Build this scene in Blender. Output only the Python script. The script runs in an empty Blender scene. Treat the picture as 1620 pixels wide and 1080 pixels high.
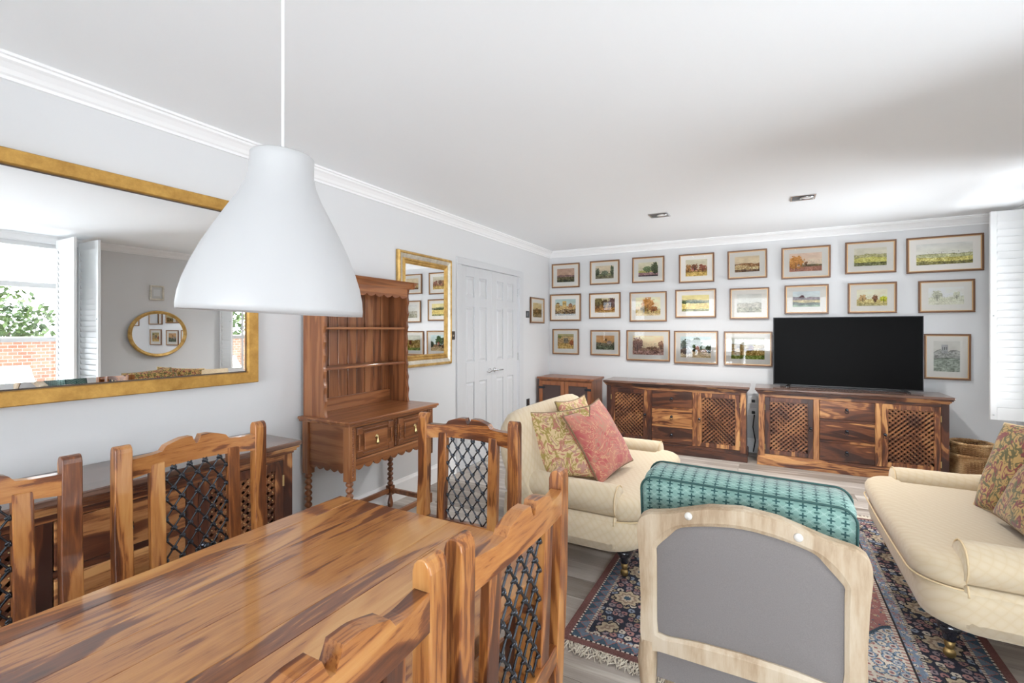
import bpy, math, random
import numpy as np
from mathutils import Vector, Matrix, Euler
PI = math.pi
random.seed(7)
SC = bpy.context.scene
COL = SC.collection

# ------------------------------------------------------------------ camera, world, lights
cd = bpy.data.cameras.new('camera'); cam = bpy.data.objects.new('camera', cd); COL.objects.link(cam)
cam.location = (0, 0, 1.40); cam.rotation_euler = (PI/2, 0, math.atan2(404, 746))
cd.sensor_width = 36; cd.lens = 746/1620*36; cd.shift_y = -18/1620; cd.clip_start = 0.02
SC.camera = cam
world = bpy.data.worlds.new('world'); SC.world = world; world.use_nodes = True
bgn = world.node_tree.nodes['Background']
bgn.inputs[0].default_value = (0.88, 0.945, 1.0, 1); bgn.inputs[1].default_value = 4.9
def area(name, loc, rot, sx, sy, power, color=(1, 1, 1)):
    l = bpy.data.lights.new(name, 'AREA'); l.shape = 'RECTANGLE'; l.size = sx; l.size_y = sy
    l.energy = power; l.color = color
    o = bpy.data.objects.new(name, l); COL.objects.link(o); o.location = loc; o.rotation_euler = rot
    return o
# fill lamps added outside the glazing, tilted up to brighten the ceiling
area('rear_ceiling_fill', (-0.2, -5.6, 0.0), (math.radians(150), 0, 0), 5.0, 3.4, 450, (0.89, 0.945, 1))
area('near_ceiling_fill', (4.0, 1.4, 0.0), (0, math.radians(135), 0), 2.4, 3.0, 270, (.88, .94, 1))
area('far_ceiling_fill', (4.0, 4.95, 0.0), (0, math.radians(135), 0), 2.4, 2.4, 290, (.88, .94, 1))
def spot(name, loc, power, ang=150, color=(1.0, 0.985, 0.965)):
    l = bpy.data.lights.new(name, 'SPOT'); l.energy = power; l.color = color; l.spot_size = math.radians(ang); l.spot_blend = 1.0; l.shadow_soft_size = .045
    o = bpy.data.objects.new(name, l); COL.objects.link(o); o.location = loc; return o
# recessed ceiling downlights: two in view, three more added out of view as fill
DOWN = [(-.899, 4.585), (.256, 4.54), (.55, .75), (.55, -1.2), (-1.1, -1.2)]
DPOW = [120, 120, 25, 25, 25]
for (x_, y_), p_ in zip(DOWN, DPOW): spot('downlight_lamp', (x_+.028, y_, 2.472), p_)
SC.view_settings.view_transform = 'Standard'; SC.view_settings.look = 'None'
SC.view_settings.exposure = 0.92; SC.view_settings.gamma = 1.0; SC.view_settings.use_curve_mapping = False
SC.cycles.max_bounces = 14; SC.cycles.diffuse_bounces = 8; SC.cycles.glossy_bounces = 6
SC.cycles.transparent_max_bounces = 24; SC.cycles.sample_clamp_indirect = 6
SC.cycles.use_denoising = True

# ------------------------------------------------------------------ materials
def newmat(name):
    m = bpy.data.materials.new(name); m.use_nodes = True
    nt = m.node_tree; return m, nt, nt.nodes['Principled BSDF']
def N(nt, t, **kw):
    n = nt.nodes.new(t)
    for k, v in kw.items(): setattr(n, k, v)
    return n
def plain(name, col, rough=0.6, metal=0.0, bump=0.0, bscale=200, spec=0.5, coat=0.0, sheen=0.0):
    m, nt, b = newmat(name)
    b.inputs['Base Color'].default_value = (*col, 1); b.inputs['Roughness'].default_value = rough
    b.inputs['Metallic'].default_value = metal; b.inputs['Specular IOR Level'].default_value = spec
    b.inputs['Coat Weight'].default_value = coat; b.inputs['Sheen Weight'].default_value = sheen
    if bump:
        tc = N(nt, 'ShaderNodeTexCoord'); no = N(nt, 'ShaderNodeTexNoise'); no.inputs['Scale'].default_value = bscale
        bu = N(nt, 'ShaderNodeBump'); bu.inputs['Strength'].default_value = bump; bu.inputs['Distance'].default_value = 0.002
        nt.links.new(tc.outputs['Object'], no.inputs['Vector']); nt.links.new(no.outputs[0], bu.inputs['Height'])
        nt.links.new(bu.outputs[0], b.inputs['Normal'])
    return m
def ramp(nt, stops, interp='LINEAR'):
    r = N(nt, 'ShaderNodeValToRGB'); cr = r.color_ramp; cr.interpolation = interp
    while len(cr.elements) < len(stops): cr.elements.new(0.5)
    for e, (p, c) in zip(cr.elements, stops): e.position = p; e.color = (*c, 1)
    return r
def math_(nt, op, a, b=None, clamp=False):
    n = N(nt, 'ShaderNodeMath', operation=op, use_clamp=clamp)
    for i, v in enumerate((a, b)):
        if v is None: continue
        if isinstance(v, (int, float)): n.inputs[i].default_value = v
        else: nt.links.new(v, n.inputs[i])
    return n.outputs[0]
def mixc(nt, fac, a, b, bt='MIX'):
    n = N(nt, 'ShaderNodeMix', data_type='RGBA', blend_type=bt)
    if isinstance(fac, (int, float)): n.inputs[0].default_value = fac
    else: nt.links.new(fac, n.inputs[0])
    for i, v in ((6, a), (7, b)):
        if isinstance(v, tuple): n.inputs[i].default_value = (*v, 1)
        else: nt.links.new(v, n.inputs[i])
    return n.outputs[2]
def wood(name, stops, axis='Z', scale=1.0, rough=0.3, coat=0.3, vary=0.25, stretch=9.0, dark=0.5, bump=0.12, figure=1.0, grain=0.42):
    """grain runs along the given local axis; every object takes its own cut of it"""
    m, nt, b = newmat(name)
    tc = N(nt, 'ShaderNodeTexCoord'); oi = N(nt, 'ShaderNodeObjectInfo')
    off = N(nt, 'ShaderNodeVectorMath', operation='SCALE'); off.inputs[0].default_value = (37.1, 21.7, 53.9)
    nt.links.new(oi.outputs['Random'], off.inputs['Scale'])
    ad = N(nt, 'ShaderNodeVectorMath', operation='ADD')
    nt.links.new(tc.outputs['Object'], ad.inputs[0]); nt.links.new(off.outputs[0], ad.inputs[1])
    mp = N(nt, 'ShaderNodeMapping'); s = [scale*stretch]*3; s['XYZ'.index(axis)] = scale
    mp.inputs['Scale'].default_value = s
    nt.links.new(ad.outputs[0], mp.inputs['Vector'])
    n1 = N(nt, 'ShaderNodeTexNoise'); n1.inputs['Scale'].default_value = 1.3; n1.inputs['Detail'].default_value = 3
    n1.inputs['Distortion'].default_value = 1.1*figure
    nt.links.new(mp.outputs[0], n1.inputs['Vector'])
    rings = math_(nt, 'SINE', math_(nt, 'MULTIPLY', n1.outputs[0], 42*figure))
    n2 = N(nt, 'ShaderNodeTexNoise'); n2.inputs['Scale'].default_value = 9; n2.inputs['Detail'].default_value = 6
    n2.inputs['Roughness'].default_value = 0.7
    mp2 = N(nt, 'ShaderNodeMapping'); s2 = [scale*stretch*2.4]*3; s2['XYZ'.index(axis)] = scale*.8
    mp2.inputs['Scale'].default_value = s2
    nt.links.new(ad.outputs[0], mp2.inputs['Vector']); nt.links.new(mp2.outputs[0], n2.inputs['Vector'])
    v = math_(nt, 'ADD', math_(nt, 'MULTIPLY', n1.outputs[0], 1.15), math_(nt, 'MULTIPLY', rings, 0.07))
    v = math_(nt, 'ADD', v, math_(nt, 'MULTIPLY', math_(nt, 'SUBTRACT', n2.outputs[0], 0.5), grain))
    v = math_(nt, 'ADD', v, math_(nt, 'MULTIPLY', math_(nt, 'SUBTRACT', oi.outputs['Random'], 0.5), vary))
    v = math_(nt, 'SUBTRACT', v, 0.08)
    r = ramp(nt, stops); nt.links.new(v, r.inputs[0])
    nt.links.new(r.outputs[0], b.inputs['Base Color'])
    b.inputs['Roughness'].default_value = rough; b.inputs['Coat Weight'].default_value = coat
    b.inputs['Coat Roughness'].default_value = 0.08
    bu = N(nt, 'ShaderNodeBump'); bu.inputs['Strength'].default_value = bump; bu.inputs['Distance'].default_value = 0.001
    nt.links.new(n2.outputs[0], bu.inputs['Height']); nt.links.new(bu.outputs[0], b.inputs['Normal'])
    return m
HONEY = [(0.28, (0.075, 0.022, 0.009)), (0.40, (0.15, 0.046, 0.015)), (0.475, (0.23, 0.075, 0.021)), (0.50, (0.36, 0.135, 0.036)), (0.64, (0.46, 0.20, 0.057)), (0.86, (0.56, 0.29, 0.10))]
TABLE = [(0.30, (0.070, 0.020, 0.008)), (0.41, (0.14, 0.042, 0.014)), (0.498, (0.22, 0.070, 0.019)), (0.515, (0.36, 0.14, 0.036)), (0.64, (0.48, 0.215, 0.058)), (0.84, (0.57, 0.30, 0.10))]
ROSE = [(0.32, (0.040, 0.013, 0.008)), (0.46, (0.10, 0.030, 0.013)), (0.575, (0.17, 0.058, 0.023)), (0.60, (0.33, 0.135, 0.048)), (0.80, (0.58, 0.30, 0.115))]
OAK = [(0.2, (0.13, 0.042, 0.015)), (0.45, (0.25, 0.088, 0.032)), (0.65, (0.34, 0.13, 0.048)), (0.9, (0.42, 0.19, 0.08))]
W = {}
for ax in 'XYZ':
    W['honey'+ax] = wood('honey_rosewood_'+ax, HONEY, ax, 1.1, 0.28, 0.4, 0.20, stretch=7)
    W['rose'+ax] = wood('dark_rosewood_'+ax, ROSE, ax, 1.1, 0.33, 0.25, 0.24, stretch=5, grain=.26)
    W['oak'+ax] = wood('brown_oak_'+ax, OAK, ax, 1.2, 0.30, 0.35, 0.34, stretch=14, figure=.6)
W['lath'] = wood('lattice_laths', [(0.3, (0.07, 0.022, 0.011)), (0.5, (0.17, 0.060, 0.025)), (0.62, (0.25, 0.095, 0.038)), (0.8, (0.38, 0.18, 0.07))], 'X', 5, .35, .2, .06, stretch=1, figure=.3)
W['table'] = wood('table_rosewood', TABLE, 'Y', 0.85, 0.30, 0.85, 0.16, stretch=5.5, figure=1.0)
W['rosetop'] = wood('sideboard_top_wood', [(0.3, (0.07, 0.035, 0.024)), (0.6, (0.16, 0.085, 0.06)), (0.85, (0.25, 0.15, 0.11))], 'X', 1, 0.25, 0.5, 0.1)
W['cherry'] = wood('cherry_wood', [(0.3, (0.17, 0.05, 0.02)), (0.8, (0.38, 0.14, 0.05))], 'Z', 1, 0.35, 0.2, 0.1, stretch=14, figure=.4)
W['floor'] = wood('floor_oak', [(0.2, (0.17, 0.14, 0.115)), (0.42, (0.31, 0.27, 0.235)), (0.6, (0.42, 0.375, 0.335)), (0.85, (0.54, 0.50, 0.46))], 'X', 0.9, 0.42, 0.0, 0.30, stretch=11, figure=.5, bump=.25)
W['bleached'] = wood('bleached_wood', [(0.25, (0.26, 0.17, 0.095)), (0.42, (0.42, 0.32, 0.215)), (0.56, (0.49, 0.405, 0.30)), (0.85, (0.55, 0.48, 0.385))], 'Z', 1.6, 0.6, 0.0, 0.06, stretch=2.6, figure=.25)
MW = plain('wall_paint', (0.685, 0.692, 0.70), 0.9, bump=0.05, bscale=90, spec=.2)
MC = plain('ceiling_paint', (0.905, 0.93, 0.95), 0.95, spec=.2)
MT = plain('white_gloss_trim', (0.88, 0.885, 0.89), 0.42)
MD = plain('door_paint', (0.62, 0.63, 0.645), 0.45)
MIRROR = plain('mirror_silver', (0.93, 0.94, 0.945), 0.0, 1.0)
IRON = plain('black_iron', (0.06, 0.066, 0.078), 0.22, 0.85)
CHROME = plain('chrome', (0.7, 0.71, 0.72), 0.18, 1.0)
BRASS = plain('brass', (0.62, 0.46, 0.22), 0.3, 1.0)
IVORY = plain('ivory_plastic', (0.62, 0.60, 0.56), 0.5)
OLDBRASS = plain('old_brass', (0.30, 0.20, 0.08), 0.45, .9)
BRONZE = plain('dark_bronze_plate', (0.10, 0.085, 0.075), 0.35, 0.7)
WHITEP = plain('white_plastic', (0.80, 0.81, 0.81), 0.35)
BLACK = plain('black_lacquer', (0.012, 0.013, 0.018), 0.15, coat=.5)
PLUG = plain('black_plastic', (0.02, 0.02, 0.022), 0.4)
SHADEIN = plain('cabinet_inside_shade', (0.015, 0.009, 0.006), 0.9)  # near-black colour stands in for shade inside the cabinets
SCREEN = plain('screen_black', (0.0045, 0.0045, 0.0047), 0.35, spec=.03)
def glassmat(name, ior=1.45, tint=(1, 1, 1)):
    m, nt, b = newmat(name); nt.nodes.remove(b)
    out = nt.nodes['Material Output']; tr = N(nt, 'ShaderNodeBsdfTransparent'); gl = N(nt, 'ShaderNodeBsdfGlossy')
    tr.inputs[0].default_value = (*tint, 1); gl.inputs['Roughness'].default_value = 0.02
    fr = N(nt, 'ShaderNodeFresnel'); fr.inputs[0].default_value = ior; mx = N(nt, 'ShaderNodeMixShader')
    nt.links.new(fr.outputs[0], mx.inputs[0]); nt.links.new(tr.outputs[0], mx.inputs[1]); nt.links.new(gl.outputs[0], mx.inputs[2])
    nt.links.new(mx.outputs[0], out.inputs['Surface']); return m
GLASS = glassmat('clear_glass', 1.5)
def colattr(name, rough=0.8, bump=0.0, bscale=300):
    m, nt, b = newmat(name); a = N(nt, 'ShaderNodeAttribute', attribute_name='Col')
    nt.links.new(a.outputs['Color'], b.inputs['Base Color']); b.inputs['Roughness'].default_value = rough
    b.inputs['Specular IOR Level'].default_value = .2
    if bump:
        tc = N(nt, 'ShaderNodeTexCoord'); no = N(nt, 'ShaderNodeTexNoise'); no.inputs['Scale'].default_value = bscale
        bu = N(nt, 'ShaderNodeBump'); bu.inputs['Strength'].default_value = bump; bu.inputs['Distance'].default_value = 0.003
        nt.links.new(tc.outputs['Object'], no.inputs['Vector']); nt.links.new(no.outputs[0], bu.inputs['Height'])
        nt.links.new(bu.outputs[0], b.inputs['Normal'])
    return m
ART = colattr('watercolour_print'); RUG = colattr('rug_pile', .95, .5, 350)
def gilt(name, c1, c2, rough=.32):
    m, nt, b = newmat(name); tc = N(nt, 'ShaderNodeTexCoord'); no = N(nt, 'ShaderNodeTexNoise')
    no.inputs['Scale'].default_value = 14; no.inputs['Detail'].default_value = 8; no.inputs['Roughness'].default_value = .7
    nt.links.new(tc.outputs['Object'], no.inputs['Vector'])
    r = ramp(nt, [(0.35, c1), (0.65, c2)]); nt.links.new(no.outputs[0], r.inputs[0])
    nt.links.new(r.outputs[0], b.inputs['Base Color']); b.inputs['Metallic'].default_value = .55
    b.inputs['Roughness'].default_value = rough; return m
GILT = gilt('gilt', (0.42, 0.24, 0.06), (0.72, 0.47, 0.16))
GILT2 = gilt('flat_gilt', (0.40, 0.21, 0.045), (0.62, 0.36, 0.09), .42)
SILVERGILT = gilt('silver_gilt', (0.50, 0.46, 0.38), (0.75, 0.70, 0.60))
FRAMEW = plain('picture_frame_wood', (0.17, 0.075, 0.032), 0.35, coat=.3)
FRAMEG = plain('picture_frame_gold_edge', (0.62, 0.38, 0.18), 0.35, .4)
MOUNT = plain('cream_mount', (0.76, 0.735, 0.69), 0.85)
def fabric(name, kind):
    m, nt, b = newmat(name); tc = N(nt, 'ShaderNodeTexCoord'); b.inputs['Roughness'].default_value = .85
    b.inputs['Sheen Weight'].default_value = .25; b.inputs['Specular IOR Level'].default_value = .25
    L = nt.links.new; sp = N(nt, 'ShaderNodeSeparateXYZ')
    fine = N(nt, 'ShaderNodeTexNoise'); fine.inputs['Scale'].default_value = 420; L(tc.outputs['Object'], fine.inputs['Vector'])
    bu = N(nt, 'ShaderNodeBump'); bu.inputs['Strength'].default_value = .18; bu.inputs['Distance'].default_value = .002
    h = fine.outputs[0]
    if kind == 'damask':      # fans laid in overlapping rows, on the object's own side and front planes
        L(tc.outputs['Object'], sp.inputs[0])
        u = math_(nt, 'ADD', sp.outputs[0], sp.outputs[1]); v = sp.outputs[2]
        v = math_(nt, 'ADD', v, math_(nt, 'MULTIPLY', math_(nt, 'SUBTRACT', sp.outputs[0], sp.outputs[1]), .35))
        p = math_(nt, 'SINE', math_(nt, 'MULTIPLY', math_(nt, 'ADD', u, v), 62)); q = math_(nt, 'SINE', math_(nt, 'MULTIPLY', math_(nt, 'SUBTRACT', u, v), 62))
        a = math_(nt, 'ABSOLUTE', math_(nt, 'MULTIPLY', p, q)); a = math_(nt, 'POWER', a, .45)
        w = N(nt, 'ShaderNodeTexNoise'); w.inputs['Scale'].default_value = 3; w.inputs['Detail'].default_value = 4
        L(tc.outputs['Object'], w.inputs['Vector'])
        c = mixc(nt, a, (0.55, 0.435, 0.285), (0.60, 0.505, 0.365))
        c = mixc(nt, math_(nt, 'MULTIPLY', w.outputs[0], .35), c, (0.57, 0.46, 0.31)); L(c, b.inputs['Base Color'])
    elif kind == 'green':
        L(tc.outputs['Object'], sp.inputs[0])
        u = math_(nt, 'MULTIPLY', sp.outputs[0], 185); v = math_(nt, 'MULTIPLY', math_(nt, 'ADD', sp.outputs[2], sp.outputs[1]), 185)
        cu = math_(nt, 'COSINE', u); cv = math_(nt, 'COSINE', v)
        line = math_(nt, 'LESS_THAN', math_(nt, 'ABSOLUTE', math_(nt, 'SUBTRACT', cu, cv)), .22)
        dot = math_(nt, 'GREATER_THAN', math_(nt, 'MULTIPLY', math_(nt, 'ADD', cu, 1), math_(nt, 'ADD', math_(nt, 'COSINE', math_(nt, 'MULTIPLY', v, 2)), 1)), 2.3)
        crs = math_(nt, 'MAXIMUM', math_(nt, 'MULTIPLY', math_(nt, 'GREATER_THAN', cu, .93), math_(nt, 'GREATER_THAN', cv, -.3)), math_(nt, 'MULTIPLY', math_(nt, 'GREATER_THAN', cv, .93), math_(nt, 'GREATER_THAN', cu, -.3)))
        crs = math_(nt, 'MAXIMUM', crs, math_(nt, 'MULTIPLY', dot, .8))
        c = mixc(nt, line, (0.185, 0.315, 0.28), (0.265, 0.395, 0.36)); c = mixc(nt, crs, c, (0.02, 0.075, 0.075)); L(c, b.inputs['Base Color'])
    elif kind in ('gold', 'brown', 'red'):
        P = {'gold': ((0.66, 0.50, 0.28), (0.36, 0.27, 0.08), (0.46, 0.19, 0.14), 6), 'brown': ((0.38, 0.235, 0.075), (0.085, 0.075, 0.02), (0.17, 0.028, 0.028), 6),
             'red': ((0.46, 0.16, 0.12), (0.40, 0.06, 0.075), (0.33, 0.22, 0.14), 5)}[kind]
        n0 = N(nt, 'ShaderNodeTexNoise'); n0.inputs['Scale'].default_value = P[3]; n0.inputs['Detail'].default_value = 2; n0.inputs['Distortion'].default_value = 2.2
        n1 = N(nt, 'ShaderNodeTexNoise'); n1.inputs['Scale'].default_value = P[3]*1.25; n1.inputs['Detail'].default_value = 2; n1.inputs['Distortion'].default_value = 3.0
        mp = N(nt, 'ShaderNodeMapping'); mp.inputs['Location'].default_value = (5, 3, 8); L(tc.outputs['Object'], mp.inputs[0])
        L(tc.outputs['Object'], n0.inputs['Vector']); L(mp.outputs[0], n1.inputs['Vector'])
        def band(o, c, wd): return math_(nt, 'MULTIPLY', math_(nt, 'SUBTRACT', 1.15, math_(nt, 'DIVIDE', math_(nt, 'ABSOLUTE', math_(nt, 'SUBTRACT', o, c)), wd), True), 1.6, True)
        if kind == 'red':
            m1 = math_(nt, 'MULTIPLY', math_(nt, 'SUBTRACT', n0.outputs[0], .40), 5, True)
            c = mixc(nt, m1, P[0], P[1]); c = mixc(nt, math_(nt, 'MULTIPLY', band(n1.outputs[0], .47, .025), .55), c, (0.62, 0.42, 0.22)); c = mixc(nt, math_(nt, 'MULTIPLY', band(n1.outputs[0], .60, .035), .7), c, P[2]); c = mixc(nt, .5, mixc(nt, math_(nt, 'MULTIPLY', fine.outputs[0], .6), c, (0.56, 0.30, 0.2)), c)
            
        else:
            c = mixc(nt, band(n0.outputs[0], .44, .035), P[0], P[1]); c = mixc(nt, band(n1.outputs[0], .60, .05), c, P[2]); c = mixc(nt, band(n1.outputs[0], .42, .025), c, P[1])
            c = mixc(nt, math_(nt, 'MULTIPLY', band(n0.outputs[0], .62, .025), .9), c, (0.45, 0.24, 0.2) if kind == 'gold' else (0.07, 0.05, 0.02))
        L(c, b.inputs['Base Color']); h = n0.outputs[0]; bu.inputs['Strength'].default_value = .35
    elif kind == 'linen':
        c = mixc(nt, fine.outputs[0], (0.15, 0.137, 0.133), (0.22, 0.203, 0.198)); L(c, b.inputs['Base Color'])
    L(h, bu.inputs['Height']); L(bu.outputs[0], b.inputs['Normal'])
    return m
DAMASK = fabric('cream_damask', 'damask'); GREENF = fabric('green_patterned_cloth', 'green')
GOLDF = fabric('gold_floral', 'gold'); BROWNF = fabric('brown_floral', 'brown'); REDF = fabric('red_floral', 'red'); LINEN = fabric('grey_linen', 'linen')
CREAMPIPE = plain('cream_piping', (0.66, 0.51, 0.31), .8); BROWNPIPE = plain('rope_piping', (0.22, 0.15, 0.08), .8, bump=.5, bscale=150)
GREENPIPE = plain('dark_green_piping', (0.02, 0.07, 0.065), .7)
CANE = plain('dark_woven_cane', (0.075, 0.045, 0.04), .6, bump=.8, bscale=260)
WICKER = wood('wicker', [(0.25, (0.20, 0.09, 0.03)), (0.5, (0.42, 0.24, 0.10)), (0.8, (0.62, 0.42, 0.22))], 'Z', 6, .55, 0, .3, stretch=1, figure=.3)

# ------------------------------------------------------------------ mesh helpers
class MB:
    def __init__(s): s.v = []; s.f = []
    def add(s, vs, fs):
        k = len(s.v); s.v += [tuple(p) for p in vs]; s.f += [tuple(i+k for i in f) for f in fs]; return s
    def box(s, x0, x1, y0, y1, z0, z1):
        return s.add([(x0, y0, z0), (x1, y0, z0), (x1, y1, z0), (x0, y1, z0), (x0, y0, z1), (x1, y0, z1), (x1, y1, z1), (x0, y1, z1)],
                     [(0, 3, 2, 1), (4, 5, 6, 7), (0, 1, 5, 4), (1, 2, 6, 5), (2, 3, 7, 6), (3, 0, 4, 7)])
    def bar(s, a, b, w, t, up=(0, 0, 1)):       # rectangular bar from a to b
        a, b, up = Vector(a), Vector(b), Vector(up); d = (b-a).normalized(); sd = d.cross(up).normalized()*w/2; u = sd.cross(d).normalized()*t/2
        vs = [p+i*sd+j*u for p in (a, b) for i, j in ((-1, -1), (1, -1), (1, 1), (-1, 1))]
        return s.add(vs, [(3, 2, 1, 0), (4, 5, 6, 7), (0, 1, 5, 4), (1, 2, 6, 5), (2, 3, 7, 6), (3, 0, 4, 7)])
    def tube(s, pts, r, n=8, closed=False, cap=True):
        pts = [Vector(p) for p in pts]; m = len(pts); ring = []; ref = None
        for i, p in enumerate(pts):
            if closed: d = pts[(i+1) % m]-pts[i-1]
            else: d = pts[min(i+1, m-1)]-pts[max(i-1, 0)]
            d.normalize()
            if ref is None: ref = d.orthogonal().normalized()
            ref = (ref-d*ref.dot(d)).normalized(); q = d.cross(ref)
            rr = r[i] if isinstance(r, (list, tuple)) else r
            ring.append([p+rr*(math.cos(2*PI*k/n)*ref+math.sin(2*PI*k/n)*q) for k in range(n)])
        vs = [v for g in ring for v in g]; fs = []
        for i in range(m if closed else m-1):
            j = (i+1) % m
            for k in range(n): fs.append((i*n+k, i*n+(k+1) % n, j*n+(k+1) % n, j*n+k))
        if cap and not closed: fs += [tuple(range(n))[::-1], tuple((m-1)*n+k for k in range(n))]
        return s.add(vs, fs)
    def lathe(s, prof, c=(0, 0, 0), n=24, axis='Z', cap=True):   # prof: (radius, along)
        vs = []
        for r, h in prof:
            for k in range(n):
                a = 2*PI*k/n; p = (r*math.cos(a), r*math.sin(a), h)
                if axis == 'X': p = (p[2], p[0], p[1])
                if axis == 'Y': p = (p[1], p[2], p[0])
                vs.append((p[0]+c[0], p[1]+c[1], p[2]+c[2]))
        fs = [(i*n+k, i*n+(k+1) % n, (i+1)*n+(k+1) % n, (i+1)*n+k) for i in range(len(prof)-1) for k in range(n)]
        if cap:
            if prof[0][0] > 1e-5: fs.append(tuple(range(n))[::-1])
            if prof[-1][0] > 1e-5: fs.append(tuple((len(prof)-1)*n+k for k in range(n)))
        return s.add(vs, fs)
    def prism(s, poly, a, b, axis='Y'):           # poly in the two other axes, extruded a..b
        def P(u, v, w): return {'Y': (u, w, v), 'X': (w, u, v), 'Z': (u, v, w)}[axis]
        n = len(poly); vs = [P(u, v, a) for u, v in poly]+[P(u, v, b) for u, v in poly]
        fs = [tuple(range(n)), tuple(range(2*n-1, n-1, -1))]+[(k, k+n, (k+1) % n+n, (k+1) % n) for k in range(n)]
        return s.add(vs, fs)
    def strip(s, xs, top, bot, y, th):            # board along x with free top and bottom edges and a bow y(x)
        vs = []
        for x in xs:
            yy = y(x); vs += [(x, yy-th/2, bot(x)), (x, yy+th/2, bot(x)), (x, yy+th/2, top(x)), (x, yy-th/2, top(x))]
        fs = [(0, 1, 2, 3)]
        for i in range(len(xs)-1):
            for k in range(4): fs.append((i*4+k, (i+1)*4+k, (i+1)*4+(k+1) % 4, i*4+(k+1) % 4))
        e = (len(xs)-1)*4; fs.append((e+3, e+2, e+1, e)); return s.add(vs, fs)
    def sphere(s, c, r, n=8, sc=(1, 1, 1)):
        prof = [(r*math.sin(PI*i/(n//2)), -r*math.cos(PI*i/(n//2))) for i in range(n//2+1)]; k = len(s.v)
        s.lathe(prof, (0, 0, 0), n)
        for i in range(k, len(s.v)): p = s.v[i]; s.v[i] = (p[0]*sc[0]+c[0], p[1]*sc[1]+c[1], p[2]*sc[2]+c[2])
        return s
    def xf(s, M, k=0):
        for i in range(k, len(s.v)): s.v[i] = tuple(M @ Vector(s.v[i]))
        return s
    def mesh(s, name, mat, smooth=False):
        me = bpy.data.meshes.new(name); me.from_pydata(s.v, [], s.f); me.materials.append(mat)
        import bmesh
        b = bmesh.new(); b.from_mesh(me); bmesh.ops.recalc_face_normals(b, faces=b.faces); b.to_mesh(me); b.free()
        if smooth: me.polygons.foreach_set('use_smooth', [True]*len(me.polygons))
        return me
    def obj(s, name, mat, parent=None, smooth=False, bevel=0, seg=2, subd=0):
        o = bpy.data.objects.new(name, s.mesh(name, mat, smooth)); COL.objects.link(o)
        if parent: o.parent = parent
        if bevel:
            m = o.modifiers.new('bevel', 'BEVEL'); m.width = bevel; m.segments = seg; m.limit_method = 'ANGLE'; m.angle_limit = math.radians(40)
        if subd:
            m = o.modifiers.new('sub', 'SUBSURF'); m.levels = subd; m.render_levels = subd
        return o
def tag(o, label=None, cat=None, group=None, kind=None):
    if label: o['label'] = label
    if cat: o['category'] = cat
    if group: o['group'] = group
    if kind: o['kind'] = kind
    return o
def empty(name, loc=(0, 0, 0), rz=0, label=None, cat=None, group=None):
    o = bpy.data.objects.new(name, None); COL.objects.link(o); o.location = loc; o.rotation_euler = (0, 0, rz); o.empty_display_size = .05
    return tag(o, label, cat, group)
def struct(name, mb, mat, parent=None, **k):
    o = mb.obj(name, mat, parent, **k)
    if not parent: o['kind'] = 'structure'
    return o
def copy_tree(o, parent=None):
    c = o.copy(); COL.objects.link(c); c.parent = parent
    for ch in [x for x in KIDS.get(o.name, [])]: copy_tree(ch, c)
    return c
KIDS = {}
def index_kids(root):
    for o in list(COL.objects):
        if o.parent: KIDS.setdefault(o.parent.name, [])
    for o in list(COL.objects):
        if o.parent and o not in KIDS[o.parent.name]: KIDS[o.parent.name].append(o)
def at(o, loc, rz): o.location = loc; o.rotation_euler = (0, 0, rz); return o
def bx(*a): return MB().box(*a)

# ------------------------------------------------------------------ room shell
XL, XR, YB, YF, ZC = -2.69, 2.03, 6.07, -3.4, 2.49
# floor: slab and oak planks running across the room
fl = struct('floor', bx(XL-.1, XR+.1, YF-.1, YB+.1, -.12, -.014), plain('floor_gap', (0.07, 0.055, 0.045), .9))
pm = {}
y = YF; r = 0; PW = .185
while y < YB-.01:
    if y+PW < -.9: y += PW; continue
    x = XL - random.random()*1.1; y1 = min(y+PW, YB)
    while x < XR:
        x1 = x+1.25; a, b_ = max(x, XL), min(x1, XR)
        if b_-a > .05:
            mb = bx(a+.0012, b_-.0012, y+.0012, y1-.0012, -.0138, 0)
            mb.obj('plank', W['floor'], fl)
        x = x1
    y = y1
struct('ceiling', bx(XL-.1, XR+.1, YF-.1, YB+.1, ZC, ZC+.1), MC)
def wall(name, axis, c0, c1, u0, u1, z0, z1, holes, mat=MW):
    mb = MB()
    def B(a, b, c, d):
        if axis == 'X': mb.box(c0, c1, a, b, c, d)
        else: mb.box(a, b, c0, c1, c, d)
    u = u0
    for (h0, h1, a0, a1) in sorted(holes):
        B(u, h0, z0, z1)
        if a0 > z0: B(h0, h1, z0, a0)
        if a1 < z1: B(h0, h1, a1, z1)
        u = h1
    B(u, u1, z0, z1); return struct(name, mb, mat)
wall('wall_left', 'X', XL-.1, XL, YF, YB, 0, ZC, [(3.875, 5.135, 0, 2.07)])
wall('wall_back', 'Y', YB, YB+.1, XL-.1, XR+.1, 0, ZC, [])
W1, W2 = (.35, 2.44, .62, 2.41), (4.29, 5.66, .62, 2.41)
wall('wall_right', 'X', XR, XR+.14, YF, YB, 0, ZC, [W1, W2])
wall('wall_front', 'Y', YF-.1, YF, XL-.1, XR+.14, 0, ZC, [(-2.3, 1.9, 0, 2.3)])
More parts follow.
